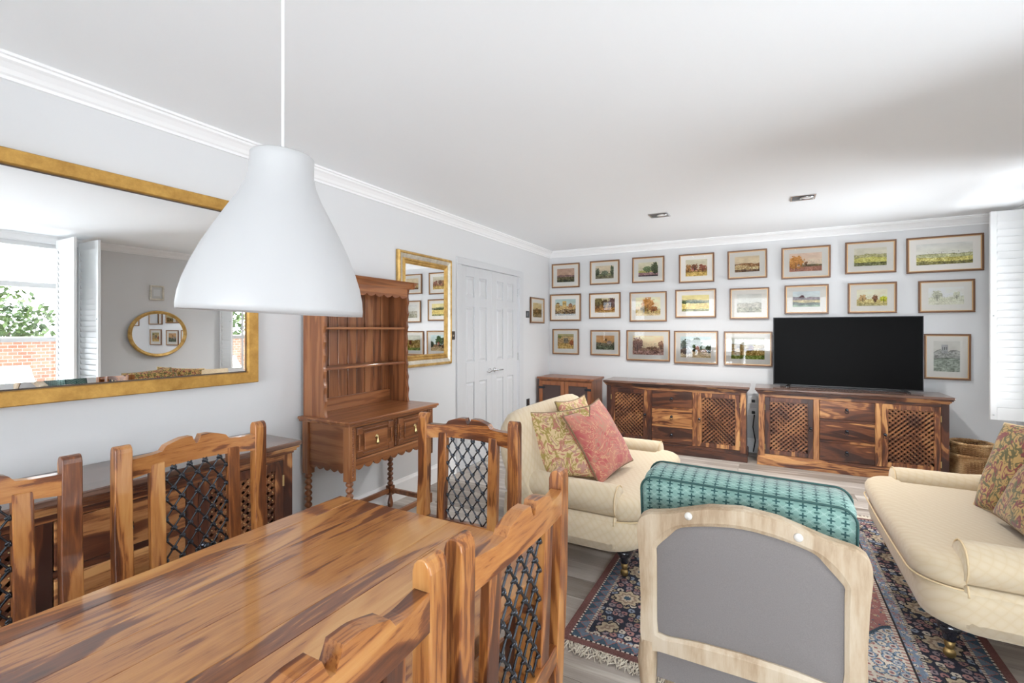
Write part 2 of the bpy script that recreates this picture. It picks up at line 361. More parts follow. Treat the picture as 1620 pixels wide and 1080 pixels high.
# cornices: stepped cove profile
CP = [(0, 0), (0, -.085), (.012, -.085), (.014, -.072), (.024, -.066), (.034, -.05), (.052, -.032), (.066, -.024), (.07, -.014), (.082, -.012), (.082, 0)]
def cornice(name, wallx, a, b, sgn):
    mb = MB(); mb.prism([(wallx+sgn*u, ZC+v) for u, v in CP], a, b, 'Y'); return struct(name, mb, MT)
cornice('trim_1', XL, YF, YB, 1); cornice('trim_2', XR, YF, YB, -1)
mb = MB(); mb.prism([(YB-u, ZC+v) for u, v in CP], XL, XR, 'X'); struct('trim_3', mb, MT)
# baseboards
def board_y(name, x, sgn, segs):
    mb = MB()
    for a, b in segs: mb.prism([(x, 0), (x+sgn*.016, 0), (x+sgn*.016, .135), (x+sgn*.009, .15), (x+sgn*.006, .162), (x, .162)], a, b, 'Y')
    struct(name, mb, MT)
board_y('baseboard_left', XL, 1, [(YF, 3.80), (5.235, YB)]); board_y('baseboard_right', XR, -1, [(YF, YB)])
mb = MB(); mb.prism([(YB, 0), (YB-.016, 0), (YB-.016, .135), (YB-.009, .15), (YB-.006, .162), (YB, .162)], XL, XR, 'X'); struct('baseboard_back', mb, MT)

# double doors in the left wall
mb = MB()
for a, b in ((3.807, 3.882), (5.128, 5.232)): mb.box(XL-.02, XL+.02, a, b, 0, 2.055)
mb.box(XL-.02, XL+.02, 3.807, 5.232, 2.055, 2.125)
mb.box(XL-.1, XL, 3.875, 3.889, 0, 2.062); mb.box(XL-.1, XL, 5.121, 5.135, 0, 2.062); mb.box(XL-.1, XL, 3.875, 5.135, 2.058, 2.07)
struct('trim_4', mb, MD, bevel=.006)
def leaf(name, y0, y1, hy, hs):
    xf = XL-.006
    zr = [(0.006, .20), (.86, 1.065), (1.64, 1.74), (1.95, 2.052)]
    mb = MB(); mb.box(xf-.042, xf-.014, y0, y1, .006, 2.052)
    w = y1-y0; st = [(y0, y0+.105), (y0+w/2-.045, y0+w/2+.045), (y1-.105, y1)]
    for a, b in st: mb.box(xf-.02, xf, a, b, .006, 2.052)
    for z0, z1 in zr:
        for (a0, a1), (b0, b1) in zip(st, st[1:]): mb.box(xf-.02, xf, a1, b0, z0, z1)
    d = struct(name, mb, MD, bevel=.0025)
    for i in range(2):
        ya, yb = st[i][1]+.012, st[i+1][0]-.012
        for (p0, p1) in ((.20, .86), (1.065, 1.64), (1.74, 1.95)):
            q = MB(); za, zb = p0+.012, p1-.012; e = .022
            q.add([(xf-.014, ya, za), (xf-.014, yb, za), (xf-.014, yb, zb), (xf-.014, ya, zb), (xf-.003, ya+e, za+e), (xf-.003, yb-e, za+e), (xf-.003, yb-e, zb-e), (xf-.003, ya+e, zb-e)],
                  [(0, 3, 2, 1), (4, 5, 6, 7), (0, 1, 5, 4), (1, 2, 6, 5), (2, 3, 7, 6), (3, 0, 4, 7)])
            q.obj('panel', MD, d)
    h = MB(); h.lathe([(.026, 0), (.026, .008), (.011, .012), (.010, .045)], (xf, hy, .955), 20, 'X')
    h.tube([(xf+.045, hy, .955), (xf+.048, hy+hs*.03, .955), (xf+.047, hy+hs*.12, .952)], [.010, .009, .008], 10)
    h.obj('handle', CHROME, d, smooth=True)
    hy_ = y0 if hs < 0 else y1
    for z in (.25, 1.08, 1.86):
        q = MB(); q.lathe([(.006, -.045), (.006, .045)], (xf+.006, hy_, z), 10)
        q.obj('hinge', CHROME, d)
leaf('door_1', 3.892, 4.506, 4.46, -1); leaf('door_2', 4.510, 5.118, 4.556, 1)

# windows in the right wall, with frames, transoms, panes
def window(name, hole, mull):
    y0, y1, z0, z1 = hole; x = XR+.07
    fr = MB()
    fr.box(x-.03, x+.03, y0, y0+.05, z0, z1); fr.box(x-.03, x+.03, y1-.05, y1, z0, z1)
    fr.box(x-.03, x+.03, y0, y1, z0, z0+.06); fr.box(x-.03, x+.03, y0, y1, z1-.05, z1)
    fr.box(x-.03, x+.03, y0, y1, 1.89, 1.95); fr.box(x-.025, x+.03, y0, y1, 1.265, 1.315)
    for m in mull: fr.box(x-.03, x+.03, m-.03, m+.03, z0, z1)
    o = struct(name, fr, WHITEP, bevel=.004)
    ys = [y0+.05]+[q for m in mull for q in (m-.03, m+.03)]+[y1-.05]
    for a, b in zip(ys[::2], ys[1::2]):
        for c, d in ((z0+.06, 1.265), (1.315, 1.89), (1.95, z1-.05)): bx(x-.002, x+.002, a, b, c, d).obj('pane', GLASS, o)
    MB().box(XR-.05, XR+.05, y0-.04, y1+.04, z0-.03, z0).obj('sill', MT, o, bevel=.006)
window('window_1', W1, [1.4]); window('window_2', W2, [4.98])
fr = MB()
for x in (-2.3, -.93, .44, 1.84): fr.box(x, x+.06, YF-.09, YF-.03, 0, 2.3)
fr.box(-2.3, 1.9, YF-.09, YF-.03, 2.23, 2.3); fr.box(-2.3, 1.9, YF-.09, YF-.03, 0, .1)
gd = struct('window_3', fr, WHITEP, bevel=.004)
for a, b in ((-2.24, -.93), (-.87, .44), (.5, 1.84)): bx(a, b, YF-.062, YF-.058, .1, 2.23).obj('pane', GLASS, gd)

# ------------------------------------------------------------------ shutters
def shutter(label, x0, x1, yc, rz, z0=.606, z1=2.45):
    t = empty('window_shutter', (x1, yc, z0), rz, label, 'shutter', 'louvred shutters of the side windows')
    w = x1-x0; H = z1-z0; st = .045
    f = MB(); f.box(-w, -w+st, -.014, .014, 0, H); f.box(-st, 0, -.014, .014, 0, H)
    f.box(-w+st, -st, -.013, .013, 0, .11); f.box(-w+st, -st, -.013, .013, H-.10, H); f.obj('frame', WHITEP, t, bevel=.003)
    me = None; z = .15; 
    while z < H-.13:
        if me is None:
            lo = MB(); lo.box(-w+st+.002, -st-.002, -.0375, .0375, -.0045, .0045)
            lo.xf(Matrix.Rotation(math.radians(-76), 4, 'X')); me = lo.mesh('louvre', WHITEP)
        o = bpy.data.objects.new('louvre', me); COL.objects.link(o); o.parent = t; o.location = (0, 0, z); z += .065
    for zz in (H*.5, .045): MB().sphere((-w+.02, -.017, zz), .007).obj('catch', CHROME, t, smooth=True)
    return t
shutter('white louvred shutter hanging open before the back wall at the right edge of the photo', 1.738, 2.02, 5.72, math.radians(2))
shutter('white louvred shutter of the far window, reflected beside the large right mirror frame', 1.72, 2.02, 4.22, 0)
shutter('white louvred shutter next to the window glass, left of the reflected pair', 1.52, 2.0, 2.33, 0)
shutter('white louvred shutter next to the grey wall, right of the reflected pair', 1.50, 2.02, 2.54, 0)

# ------------------------------------------------------------------ sideboards (local: x along, front faces -y, back at y=0)
def lattice(x0, x1, z0, z1, yc, pitch, wd, th):
    """two crossing layers of diagonal laths clipped to a rectangle; returns laths and nail points"""
    layers = []
    for s in (1, -1):
        mb = MB(); cs = []
        # lines: z = s*x + c
        c0 = (z0 - max(s*x0, s*x1)); c1 = (z1 - min(s*x0, s*x1)); c = c0+pitch*.35
        while c < c1:
            pts = []
            for x in (x0, x1):
                z = s*x+c
                if z0 <= z <= z1: pts.append((x, z))
            for z in (z0, z1):
                x = (z-c)/s
                if x0 < x < x1: pts.append((x, z))
            if len(pts) >= 2 and math.dist(pts[0], pts[1]) > pitch*.6:
                y = yc+(-th/2 if s > 0 else th/2)
                mb.bar((pts[0][0], y, pts[0][1]), (pts[1][0], y, pts[1][1]), th, wd)
                cs.append(c)
            c += pitch
        layers.append((mb, cs))
    nails = []
    for a in layers[0][1]:
        for b in layers[1][1]:
            x = (b-a)/2; z = x+a
            if x0+.01 < x < x1-.01 and z0+.01 < z < z1-.01: nails.append((x, z))
    return layers, nails
def make_sideboard(label, hidden=None):
    t = empty('sideboard', (0, 0, 0), 0, label, 'sideboard', 'lattice door sideboards')
    D = .40; B = .755
    c = MB()                                               # carcass
    c.box(-B, -B+.03, -D+.022, -.005, .09, .74); c.box(B-.03, B, -D+.022, -.005, .09, .74); c.box(-B+.03, B-.03, -.02, -.005, .09, .74)
    c.box(-B+.03, B-.03, -D+.022, -.02, .09, .105)
    for s in (-1, 1):
        c.box(min(s*.245, s*.265), max(s*.245, s*.265), -D+.05, -.02, .105, .74)
    c.obj('carcass', W['roseZ'], t); bx(-B+.032, B-.032, -.026, -.021, .106, .738).obj('shade_backing', SHADEIN, t)  # dark sheet behind the lattice, painted as the unlit interior
    for s in (-1, 1):
        bx(min(s*.70, s*B), max(s*.70, s*B), -D, -D+.022, .09, .735).obj('stile', W['roseZ'], t, bevel=.002)
        bx(min(s*.222, s*.272), max(s*.222, s*.272), -D, -D+.022, .115, .708).obj('stile', W['roseZ'], t, bevel=.002)
    bx(-.70, .70, -D, -D+.022, .708, .735).obj('rail', W['roseX'], t, bevel=.002)
    bx(-.70, .70, -D, -D+.022, .09, .115).obj('rail', W['roseX'], t, bevel=.002)
    for z in (.296, .502): bx(-.222, .222, -D+.001, -D+.022, z, z+.024).obj('rail', W['roseX'], t, bevel=.001)
    p = MB(); p.box(-B-.015, B+.015, -D-.015, -.002, 0, .082); p.box(-B-.008, B+.008, -D-.008, -.002, .082, .092)
    p.obj('plinth', W['roseX'], t, bevel=.003)
    m = MB(); m.box(-B-.006, B+.006, -D-.006, -.002, .735, .748); m.box(-B-.016, B+.016, -D-.016, -.002, .748, .762); m.box(-B-.026, B+.026, -D-.026, -.002, .762, .775)
    m.obj('moulding', W['roseX'], t, bevel=.004)
    bx(-B-.035, B+.035, -D-.035, 0, .775, .80).obj('top', W['rosetop'], t, bevel=.005)
    def knob(par, x, z, y):
        k = MB(); k.lathe([(.013, 0), (.013, -.003), (.006, -.006), (.006, -.014), (.014, -.022), (.013, -.029), (.0, -.033)][::-1], (x, y, z), 14, 'Y')
        kk = k.obj('knob', IRON, par, smooth=True)
        r = MB(); r.tube([(x+.015*math.sin(a), y-.018-.003, z-.018-.015*math.cos(a)) for a in [2*PI*i/16 for i in range(16)]], .0022, 6, closed=True)
        r.v and r.obj('ring_pull', IRON, par, smooth=True)
    for z0, z1 in ((.118, .294), (.322, .500), (.528, .706)):
        d = bx(-.219, .219, -D-.002, -D+.02, z0, z1).obj('drawer', W['roseX'], t, bevel=.003)
        knob(d, 0, (z0+z1)/2+.01, -D-.002)
    for s in (-1, 1):
        a, b = (-.698, -.274) if s < 0 else (.274, .698)
        f = MB(); y0, y1 = -D-.002, -D+.02
        f.box(a, a+.045, y0, y1, .118, .706); f.box(b-.045, b, y0, y1, .118, .706); f.box(a+.045, b-.045, y0, y1, .118, .163); f.box(a+.045, b-.045, y0, y1, .661, .706)
        d = f.obj('door', W['roseZ'], t, bevel=.002)
        (l1, l2), nails = (lambda L: ((L[0][0][0], L[0][1][0]), L[1]))(lattice(a+.045, b-.045, .163, .661, -D+.009, .0435, .0155, .004))
        tag(l1.obj('lattice', W['lath'], d), kind='stuff'); tag(l2.obj('lattice', W['lath'], d), kind='stuff')
        nb = MB()
        for x, z in nails: nb.sphere((x, -D+.002, z), .0032, 6)
        tag(nb.obj('nails', BRASS, d, smooth=True), kind='stuff')
        knob(d, (b-.022) if s < 0 else (a+.022), .42, -D-.002)
        for z in (.19, .60):
            hx = a if s < 0 else b
            h = MB(); h.lathe([(.005, -.028), (.005, .028)], (hx, -D-.004, z), 8); h.obj('hinge', BRASS, d)
    sh = bx(-B+.03, B-.03, -D+.06, -.02, .39, .402).obj('shelf', W['roseX'], t)
    return t
sb = make_sideboard('dark rosewood sideboard with lattice doors under the television')
index_kids(sb)
s2 = copy_tree(sb); s2['label'] = 'dark rosewood lattice sideboard left of the television, behind the cream sofa'
s3 = copy_tree(sb); s3['label'] = 'dark rosewood lattice sideboard along the left wall behind the dining chairs'
at(sb, (.675, 5.965, 0), 0); at(s2, (-.955, 5.965, 0), 0); at(s3, (XL+.021, .93, 0), -PI/2)
# the left sideboard faces +X
s3.rotation_euler = (0, 0, PI/2)

# cane-fronted cabinet in the corner
t = empty('corner_cabinet', (-2.275, 6.04, 0), 0, 'small reddish wooden cabinet with two dark cane doors in the far corner', 'cabinet')
c = MB(); D = .42; B = .36
c.box(-B, -B+.02, -D, -.005, 0, .765); c.box(B-.02, B, -D, -.005, 0, .765); c.box(-B+.02, B-.02, -.02, -.005, 0, .765); c.box(-B+.02, B-.02, -D, -.02, 0, .06); c.box(-B+.02, B-.02, -D, -.02, .745, .765)
c.obj('carcass', W['cherry'], t, bevel=.002)
bx(-B-.025, B+.025, -D-.025, .0, .765, .79).obj('top', W['cherry'], t, bevel=.004)
for s in (-1, 1):
    a, b = (-B+.003, -.003) if s < 0 else (.003, B-.003)
    f = MB(); y0, y1 = -D-.02, -D
    f.box(a, a+.05, y0, y1, .062, .743); f.box(b-.05, b, y0, y1, .062, .743); f.box(a+.05, b-.05, y0, y1, .062, .11); f.box(a+.05, b-.05, y0, y1, .69, .743)
    d = f.obj('door', W['cherry'], t, bevel=.003)
    bx(a+.05, b-.05, -D-.010, -D-.004, .11, .69).obj('cane_panel', CANE, d)
    h = MB(); hx = a+.0 if s < 0 else b
    h.prism([(hx, .64), (hx-s*.075, .64), (hx-s*.09, .655), (hx-s*.075, .67), (hx, .67)], -D-.024, -D-.02, 'Y'); h.obj('strap_hinge', IRON, d)
    k = MB(); k.lathe([(.008, 0), (.005, -.01), (.009, -.02), (0, -.024)][::-1], (-s*.03*-1*-1 if False else s*.028, -D-.02, .42), 10, 'Y'); k.obj('knob', IRON, d, smooth=True)

# ------------------------------------------------------------------ television
t = empty('television', (.679, 5.80, .80), 0, 'large black flat television standing on the right sideboard', 'television')
b = MB(); b.box(-.625, .625, -.012, .012, .016, .735); b.obj('bezel', plain('tv_bezel', (.02, .02, .022), .35), t, bevel=.003)
bx(-.617, .617, -.0135, -.0125, .028, .728).obj('screen', SCREEN, t)
bx(-.40, .40, .012, .05, .06, .45).obj('back_housing', PLUG, t, bevel=.01)
for s in (-1, 1):
    f = MB(); x = s*.47
    f.bar((x, 0, .03), (x+s*.03, -.10, .004), .03, .006); f.bar((x, 0, .03), (x+s*.02, .08, .004), .03, .006); f.obj('foot', CHROME if s < 0 else PLUG, t, bevel=.001)
tag(bx(-.56, .50, -.018, .018, 0, .0125).obj('lower_strip', PLUG, t, bevel=.003))

# ------------------------------------------------------------------ pictures
def fbm(x, y, seed, octs=5, gain=.5):
    rs = np.random.RandomState(seed); out = np.zeros(np.broadcast(x, y).shape); amp = 1; tot = 0
    for o in range(octs):
        T = rs.rand(64, 64); f = 2**o
        xx = (x*f) % 64; yy = (y*f) % 64; xi = np.floor(xx).astype(int); yi = np.floor(yy).astype(int); fx = xx-xi; fy = yy-yi
        fx = fx*fx*(3-2*fx); fy = fy*fy*(3-2*fy); xj = (xi+1) % 64; yj = (yi+1) % 64; xi %= 64; yi %= 64
        out += amp*((T[xi, yi]*(1-fx)+T[xj, yi]*fx)*(1-fy)+(T[xi, yj]*(1-fx)+T[xj, yj]*fx)*fy); tot += amp; amp *= gain
    return out/tot
def lin(c): c = np.asarray(c, float); return np.where(c <= .04045, c/12.92, ((c+.055)/1.055)**2.4)
def color_grid(name, w, h, nx, ny, img, mat, parent, frame):
    """flat grid of coloured cells: img[ny,nx,3] sRGB; frame maps (u,v) metres -> 3D"""
    xs = np.linspace(0, w, nx+1); ys = np.linspace(0, h, ny+1); X, Y = np.meshgrid(xs, ys)
    P = frame(X.ravel(), Y.ravel())
    me = bpy.data.meshes.new(name); me.vertices.add(len(P)); me.vertices.foreach_set('co', P.astype(np.float32).ravel())
    i = np.arange(nx*ny); r, c = i//nx, i % nx; a = r*(nx+1)+c
    q = np.stack([a, a+1, a+nx+2, a+nx+1], 1).astype(np.int32)
    me.loops.add(q.size); me.loops.foreach_set('vertex_index', q.ravel()); me.polygons.add(len(q))
    me.polygons.foreach_set('loop_start', np.arange(0, q.size, 4, dtype=np.int32)); me.update(calc_edges=True)
    ca = me.color_attributes.new('Col', 'FLOAT_COLOR', 'CORNER')
    col = np.ones((len(q), 4, 4), np.float32); col[:, :, :3] = lin(img.reshape(-1, 1, 3)); ca.data.foreach_set('color', col.ravel())
    me.materials.append(mat); o = bpy.data.objects.new(name, me); COL.objects.link(o); o.parent = parent; return o
def paint(seed, sky, layers, trees=(), blocks=(), asp=1.4, pale=0.0, ink=.35, nx=100):
    ny = int(nx/asp); v, u = np.mgrid[0:ny, 0:nx]; u = (u+.5)/nx; v = (v+.5)/ny
    n = fbm(u*7*asp, v*7, seed); n2 = fbm(u*22*asp, v*30, seed+1); n3 = fbm(u*3*asp, v*5, seed+2)
    img = np.array(sky[1])*(1-v[..., None])+np.array(sky[0])*v[..., None]; img = img+(n3[..., None]-.5)*.14
    for k, (h, amp, fr, col, var) in enumerate(layers):
        hh = h+amp*(fbm(u*fr, u*0+k*3.3, seed+5+k, 4)-.5)*2
        m = v < hh; c = np.array(col)+(n2[..., None]-.5)*var*1.5+(n[..., None]-.5)*var
        edge = np.clip(1-np.abs(v-hh)*40, 0, 1)*ink*.5
        img = np.where(m[..., None], c-edge[..., None], img)
    for k, (x, y, rx, ry, col) in enumerate(trees):
        d = ((u-x)/rx)**2+((v-y)/ry)**2; w = fbm(u*14*asp, v*14, seed+20+k)
        m = d+(w-.5)*2.2 < .9; c = np.array(col)+(n2[..., None]-.5)*.45-np.clip((y-v)/ry, 0, 1)[..., None]*.10
        img = np.where(m[..., None], c, img)
        tr = (np.abs(u-x) < .012) & (v < y) & (v > y-ry*1.3); img = np.where(tr[..., None], np.array(col)*.45, img)
    for (x0, x1, y0, y1, col, roof) in blocks:
        m = (u > x0) & (u < x1) & (v > y0) & (v < y1); img = np.where(m[..., None], np.array(col)+(n2[..., None]-.5)*.2, img)
        if roof is not None:
            xm = (x0+x1)/2; m = (v >= y1) & (v < y1+.09*(1-np.abs(u-xm)/((x1-x0)*.6))); img = np.where(m[..., None], np.array(roof), img)
        for q in range(3):
            wx = x0+(x1-x0)*(.2+.3*q); m = (np.abs(u-wx) < .012) & (v > y0+(y1-y0)*.4) & (v < y0+(y1-y0)*.75); img = np.where(m[..., None], np.array(col)*.4, img)
    line = (np.abs(fbm(u*9*asp, v*9, seed+40)-.5) < .012) & (v < .62); img = np.where(line[..., None], img*(1-ink), img)
    img = np.clip((img-.55)*1.22+.60, .08, .92); img = img*(1-pale)+.87*pale; return np.clip(img, 0, 1), nx, ny
BR, DG, OC, PK, SG = (.42, .29, .18), (.25, .30, .17), (.72, .60, .36), (.72, .50, .45), (.48, .53, .38)
A = {
 'a1': dict(sky=((.68, .57, .50), (.74, .64, .55)), layers=[(.52, .06, 5, (.52, .42, .40), .2), (.38, .06, 6, (.42, .38, .26), .35), (.16, .06, 6, (.24, .24, .12), .4)]),
 'a2': dict(sky=((.76, .71, .62), (.72, .66, .56)), layers=[(.40, .05, 5, (.50, .50, .36), .25), (.22, .03, 4, (.45, .42, .32), .3)], trees=[(.10, .55, .13, .35, (.35, .37, .28)), (.92, .6, .12, .4, (.33, .36, .26)), (.5, .42, .22, .2, (.40, .42, .32))]),
 'a3': dict(sky=((.80, .78, .70), (.78, .74, .64)), layers=[(.42, .04, 5, (.70, .68, .44), .2), (.28, .05, 4, (.60, .48, .48), .3), (.08, .04, 4, (.30, .25, .28), .3)], trees=[(.45, .5, .22, .2, (.46, .52, .38)), (.84, .55, .2, .4, (.33, .36, .26))]),
 'a4': dict(sky=((.70, .68, .60), (.72, .68, .58)), layers=[(.42, .03, 5, (.52, .40, .22), .35), (.24, .02, 4, (.68, .58, .34), .3)], trees=[(.15, .5, .15, .2, (.56, .40, .22)), (.42, .55, .16, .2, (.40, .26, .15)), (.78, .5, .2, .2, (.50, .30, .22))], blocks=[(.28, .38, .32, .45, (.74, .50, .46), (.45, .25, .2)), (.48, .56, .32, .43, (.78, .56, .5), None)]),
 'a5': dict(sky=((.78, .72, .62), (.80, .75, .64)), layers=[(.52, .16, 3, (.56, .42, .28), .4), (.40, .14, 3, (.78, .68, .52), .5), (.15, .06, 6, (.40, .30, .20), .4)]),
 'a6': dict(sky=((.80, .72, .66), (.80, .76, .68)), layers=[(.36, .04, 5, (.45, .40, .26), .3), (.27, .01, 4, (.62, .44, .36), .2)], trees=[(.2, .5, .26, .36, (.74, .55, .32)), (.52, .42, .05, .12, (.50, .38, .28))], blocks=[(.24, .34, .28, .35, (.80, .70, .6), (.5, .4, .35))]),
 'a7': dict(sky=((.76, .74, .68), (.80, .78, .70)), layers=[(.62, .12, 4, (.62, .60, .44), .3), (.45, .10, 5, (.70, .68, .38), .3), (.2, .06, 4, (.42, .42, .26), .4)], pale=.1),
 'a8': dict(sky=((.74, .74, .72), (.78, .77, .70)), layers=[(.50, .05, 6, (.62, .62, .46), .3), (.34, .06, 5, (.66, .62, .32), .4), (.15, .06, 5, (.42, .40, .2), .4)], asp=2.6, pale=.15),
 'b1': dict(sky=((.58, .66, .66), (.78, .74, .62)), layers=[(.60, .12, 4, (.66, .56, .38), .3), (.34, .12, 4, (.44, .36, .24), .5), (.10, .03, 4, (.66, .68, .68), .3)], blocks=[(.04, .22, .3, .72, (.66, .56, .36), (.36, .3, .2)), (.36, .55, .5, .88, (.70, .60, .38), None), (.66, .84, .4, .66, (.62, .48, .34), (.4, .28, .2))], ink=.6),
 'b2': dict(sky=((.68, .64, .52), (.62, .55, .40)), layers=[(.66, .16, 5, (.48, .36, .20), .5), (.34, .1, 4, (.56, .40, .20), .4), (.14, .02, 4, (.66, .54, .36), .3)], trees=[(.2, .75, .22, .3, (.40, .36, .22)), (.85, .7, .2, .35, (.38, .30, .30)), (.5, .7, .16, .22, (.3, .24, .16))], ink=.6),
 'b3': dict(sky=((.84, .78, .68), (.84, .77, .64)), layers=[(.32, .06, 4, (.70, .62, .42), .3), (.12, .02, 4, (.78, .70, .55), .25)], trees=[(.5, .62, .24, .40, (.70, .52, .30)), (.72, .35, .18, .16, (.56, .38, .2)), (.34, .35, .15, .14, (.52, .44, .24))]),
 'b4': dict(sky=((.78, .74, .54), (.80, .74, .56)), layers=[(.66, .12, 3, (.50, .50, .40), .25), (.50, .05, 4, (.78, .70, .44), .2), (.14, .05, 4, (.52, .52, .36), .4)], trees=[(.14, .58, .16, .1, (.28, .34, .20)), (.55, .55, .34, .07, (.24, .32, .16))]),
 'b5': dict(sky=((.74, .74, .72), (.78, .77, .72)), layers=[(.5, .06, 5, (.62, .60, .54), .25), (.25, .06, 4, (.55, .54, .46), .3)], pale=.2, asp=1.5),
 'b6': dict(sky=((.74, .77, .78), (.78, .79, .76)), layers=[(.62, .08, 4, (.40, .30, .32), .4), (.44, .06, 5, (.70, .64, .44), .3), (.28, .08, 4, (.30, .36, .30), .4), (.1, .04, 4, (.52, .60, .5), .3)], trees=[(.35, .62, .12, .14, (.36, .24, .26))], asp=1.8, ink=.5),
 'b7': dict(sky=((.82, .80, .72), (.84, .80, .70)), layers=[(.38, .06, 4, (.72, .66, .44), .3), (.14, .03, 4, (.66, .62, .44), .3)], trees=[(.60, .46, .09, .24, (.50, .36, .26)), (.88, .42, .14, .2, (.70, .70, .24)), (.2, .5, .16, .2, (.7, .58, .4))], asp=1.8, pale=.1),
 'b8': dict(sky=((.84, .83, .80), (.85, .83, .79)), layers=[(.45, .06, 4, (.76, .76, .66), .2), (.2, .03, 4, (.78, .77, .68), .2)], trees=[(.25, .58, .15, .26, (.66, .66, .56)), (.8, .55, .1, .2, (.70, .70, .60))], asp=1.9, pale=.35, ink=.25),
 'c1': dict(sky=((.62, .58, .42), (.66, .60, .44)), layers=[(.82, .05, 4, (.66, .56, .38), .4), (.36, .04, 4, (.72, .60, .36), .4)], blocks=[(.38, .66, .38, .74, (.50, .46, .38), (.76, .68, .5)), (.1, .3, .36, .6, (.70, .58, .4), None)], trees=[(.85, .4, .12, .2, (.6, .36, .2)), (.12, .8, .12, .1, (.42, .44, .2))], asp=1.15, ink=.5),
 'c2': dict(sky=((.70, .56, .40), (.78, .62, .42)), layers=[(.50, .12, 4, (.44, .42, .34), .4), (.26, .08, 4, (.36, .38, .28), .5)], blocks=[(.48, .6, .45, .86, (.66, .52, .36), None), (.6, .85, .4, .56, (.66, .60, .56), (.5, .42, .4))], asp=1.25, ink=.5),
 'c3': dict(sky=((.82, .75, .64), (.82, .76, .64)), layers=[(.36, .04, 5, (.60, .48, .40), .3), (.22, .04, 4, (.58, .44, .40), .45)], trees=[(.16, .55, .18, .36, (.52, .40, .36)), (.92, .52, .09, .2, (.55, .42, .34)), (.62, .36, .2, .07, (.50, .38, .28))], asp=1.6, ink=.45),
 'c4': dict(sky=((.72, .77, .77), (.76, .78, .74)), layers=[(.40, .05, 4, (.56, .44, .32), .4), (.24, .08, 3, (.72, .64, .50), .35)], trees=[(.18, .6, .2, .26, (.22, .26, .18)), (.52, .62, .2, .34, (.24, .32, .18)), (.93, .42, .1, .2, (.28, .32, .24)), (.18, .3, .22, .14, (.36, .26, .18))], blocks=[(.5, .62, .38, .5, (.78, .58, .5), (.5, .3, .22))], asp=1.5, ink=.5),
 'c5': dict(sky=((.72, .72, .68), (.76, .75, .68)), layers=[(.68, .05, 5, (.56, .48, .30), .3), (.46, .08, 4, (.60, .50, .28), .45), (.18, .05, 4, (.46, .50, .24), .35)], trees=[(.6, .5, .1, .14, (.44, .26, .14))], asp=1.6),
 'c6': dict(sky=((.74, .73, .70), (.72, .71, .67)), layers=[(.68, .06, 4, (.56, .56, .54), .3), (.42, .06, 4, (.52, .55, .50), .3)], blocks=[(.3, .55, .6, .88, (.56, .56, .56), None)], asp=.95, pale=.2, ink=.4),
 'd1': dict(sky=((.72, .66, .52), (.74, .68, .54)), layers=[(.55, .06, 4, (.44, .36, .22), .4), (.26, .05, 4, (.52, .44, .26), .4)], blocks=[(.3, .6, .36, .56, (.58, .46, .3), (.4, .3, .2))], asp=.85),
}
PIC = [('a1', -2.645, -2.235, 1.982, 2.316, 'purple-brown moorland under a mauve sky, left end of the top row'),
 ('a2', -2.092, -1.689, 2.001, 2.319, 'grey-green trees under a beige sky, second in the top row'),
 ('a3', -1.525, -1.125, 2.0, 2.326, 'green trees and a mauve field, third in the top row'),
 ('a4', -.953, -.553, 1.973, 2.321, 'houses among rusty trees, yellow field, fourth in the top row'),
 ('a5', -.41, 0.0, 1.991, 2.320, 'brown sepia hills, fifth in the top row'),
 ('a6', .136, .594, 1.964, 2.312, 'orange tree on a pink field, sixth in the top row'),
 ('a7', .721, 1.148, 1.987, 2.321, 'pale yellow-green hills, seventh in the top row'),
 ('a8', 1.228, 1.804, 1.965, 2.321, 'wide green coastal view, widest frame, right end of the top row'),
 ('b1', -2.673, -2.217, 1.524, 1.896, 'castle on a rock in brown ink, left end of the middle row'),
 ('b2', -2.101, -1.673, 1.553, 1.892, 'dark brown woodland, second in the middle row'),
 ('b3', -1.558, -1.095, 1.506, 1.885, 'one big golden tree, third in the middle row'),
 ('b4', -.997, -.532, 1.548, 1.893, 'green hills over yellow fields, fourth in the middle row'),
 ('b5', -.389, .019, 1.525, 1.884, 'grey landscape half lost in reflections, fifth in the middle row'),
 ('b6', .167, .577, 1.576, 1.894, 'purple and green moor, above the left part of the television'),
 ('b7', .743, 1.153, 1.573, 1.892, 'brown tree and a yellow bush, above the right part of the television'),
 ('b8', 1.321, 1.741, 1.570, 1.888, 'faint pencil trees, right end of the middle row'),
 ('c1', -2.635, -2.244, 1.066, 1.417, 'ochre courtyard with an archway, left end of the bottom row'),
 ('c2', -2.083, -1.681, 1.064, 1.400, 'grey ruin under an orange sky, second in the bottom row'),
 ('c3', -1.598, -1.057, 1.010, 1.400, 'bare brown tree beside a plain, third in the bottom row'),
 ('c4', -1.012, -.512, .990, 1.392, 'dark green trees by a sandy lane, fourth in the bottom row'),
 ('c5', -.450, .050, .988, 1.385, 'olive heath, just left of the television'),
 ('c6', 1.360, 1.710, .917, 1.363, 'grey castle, upright frame just right of the television')]
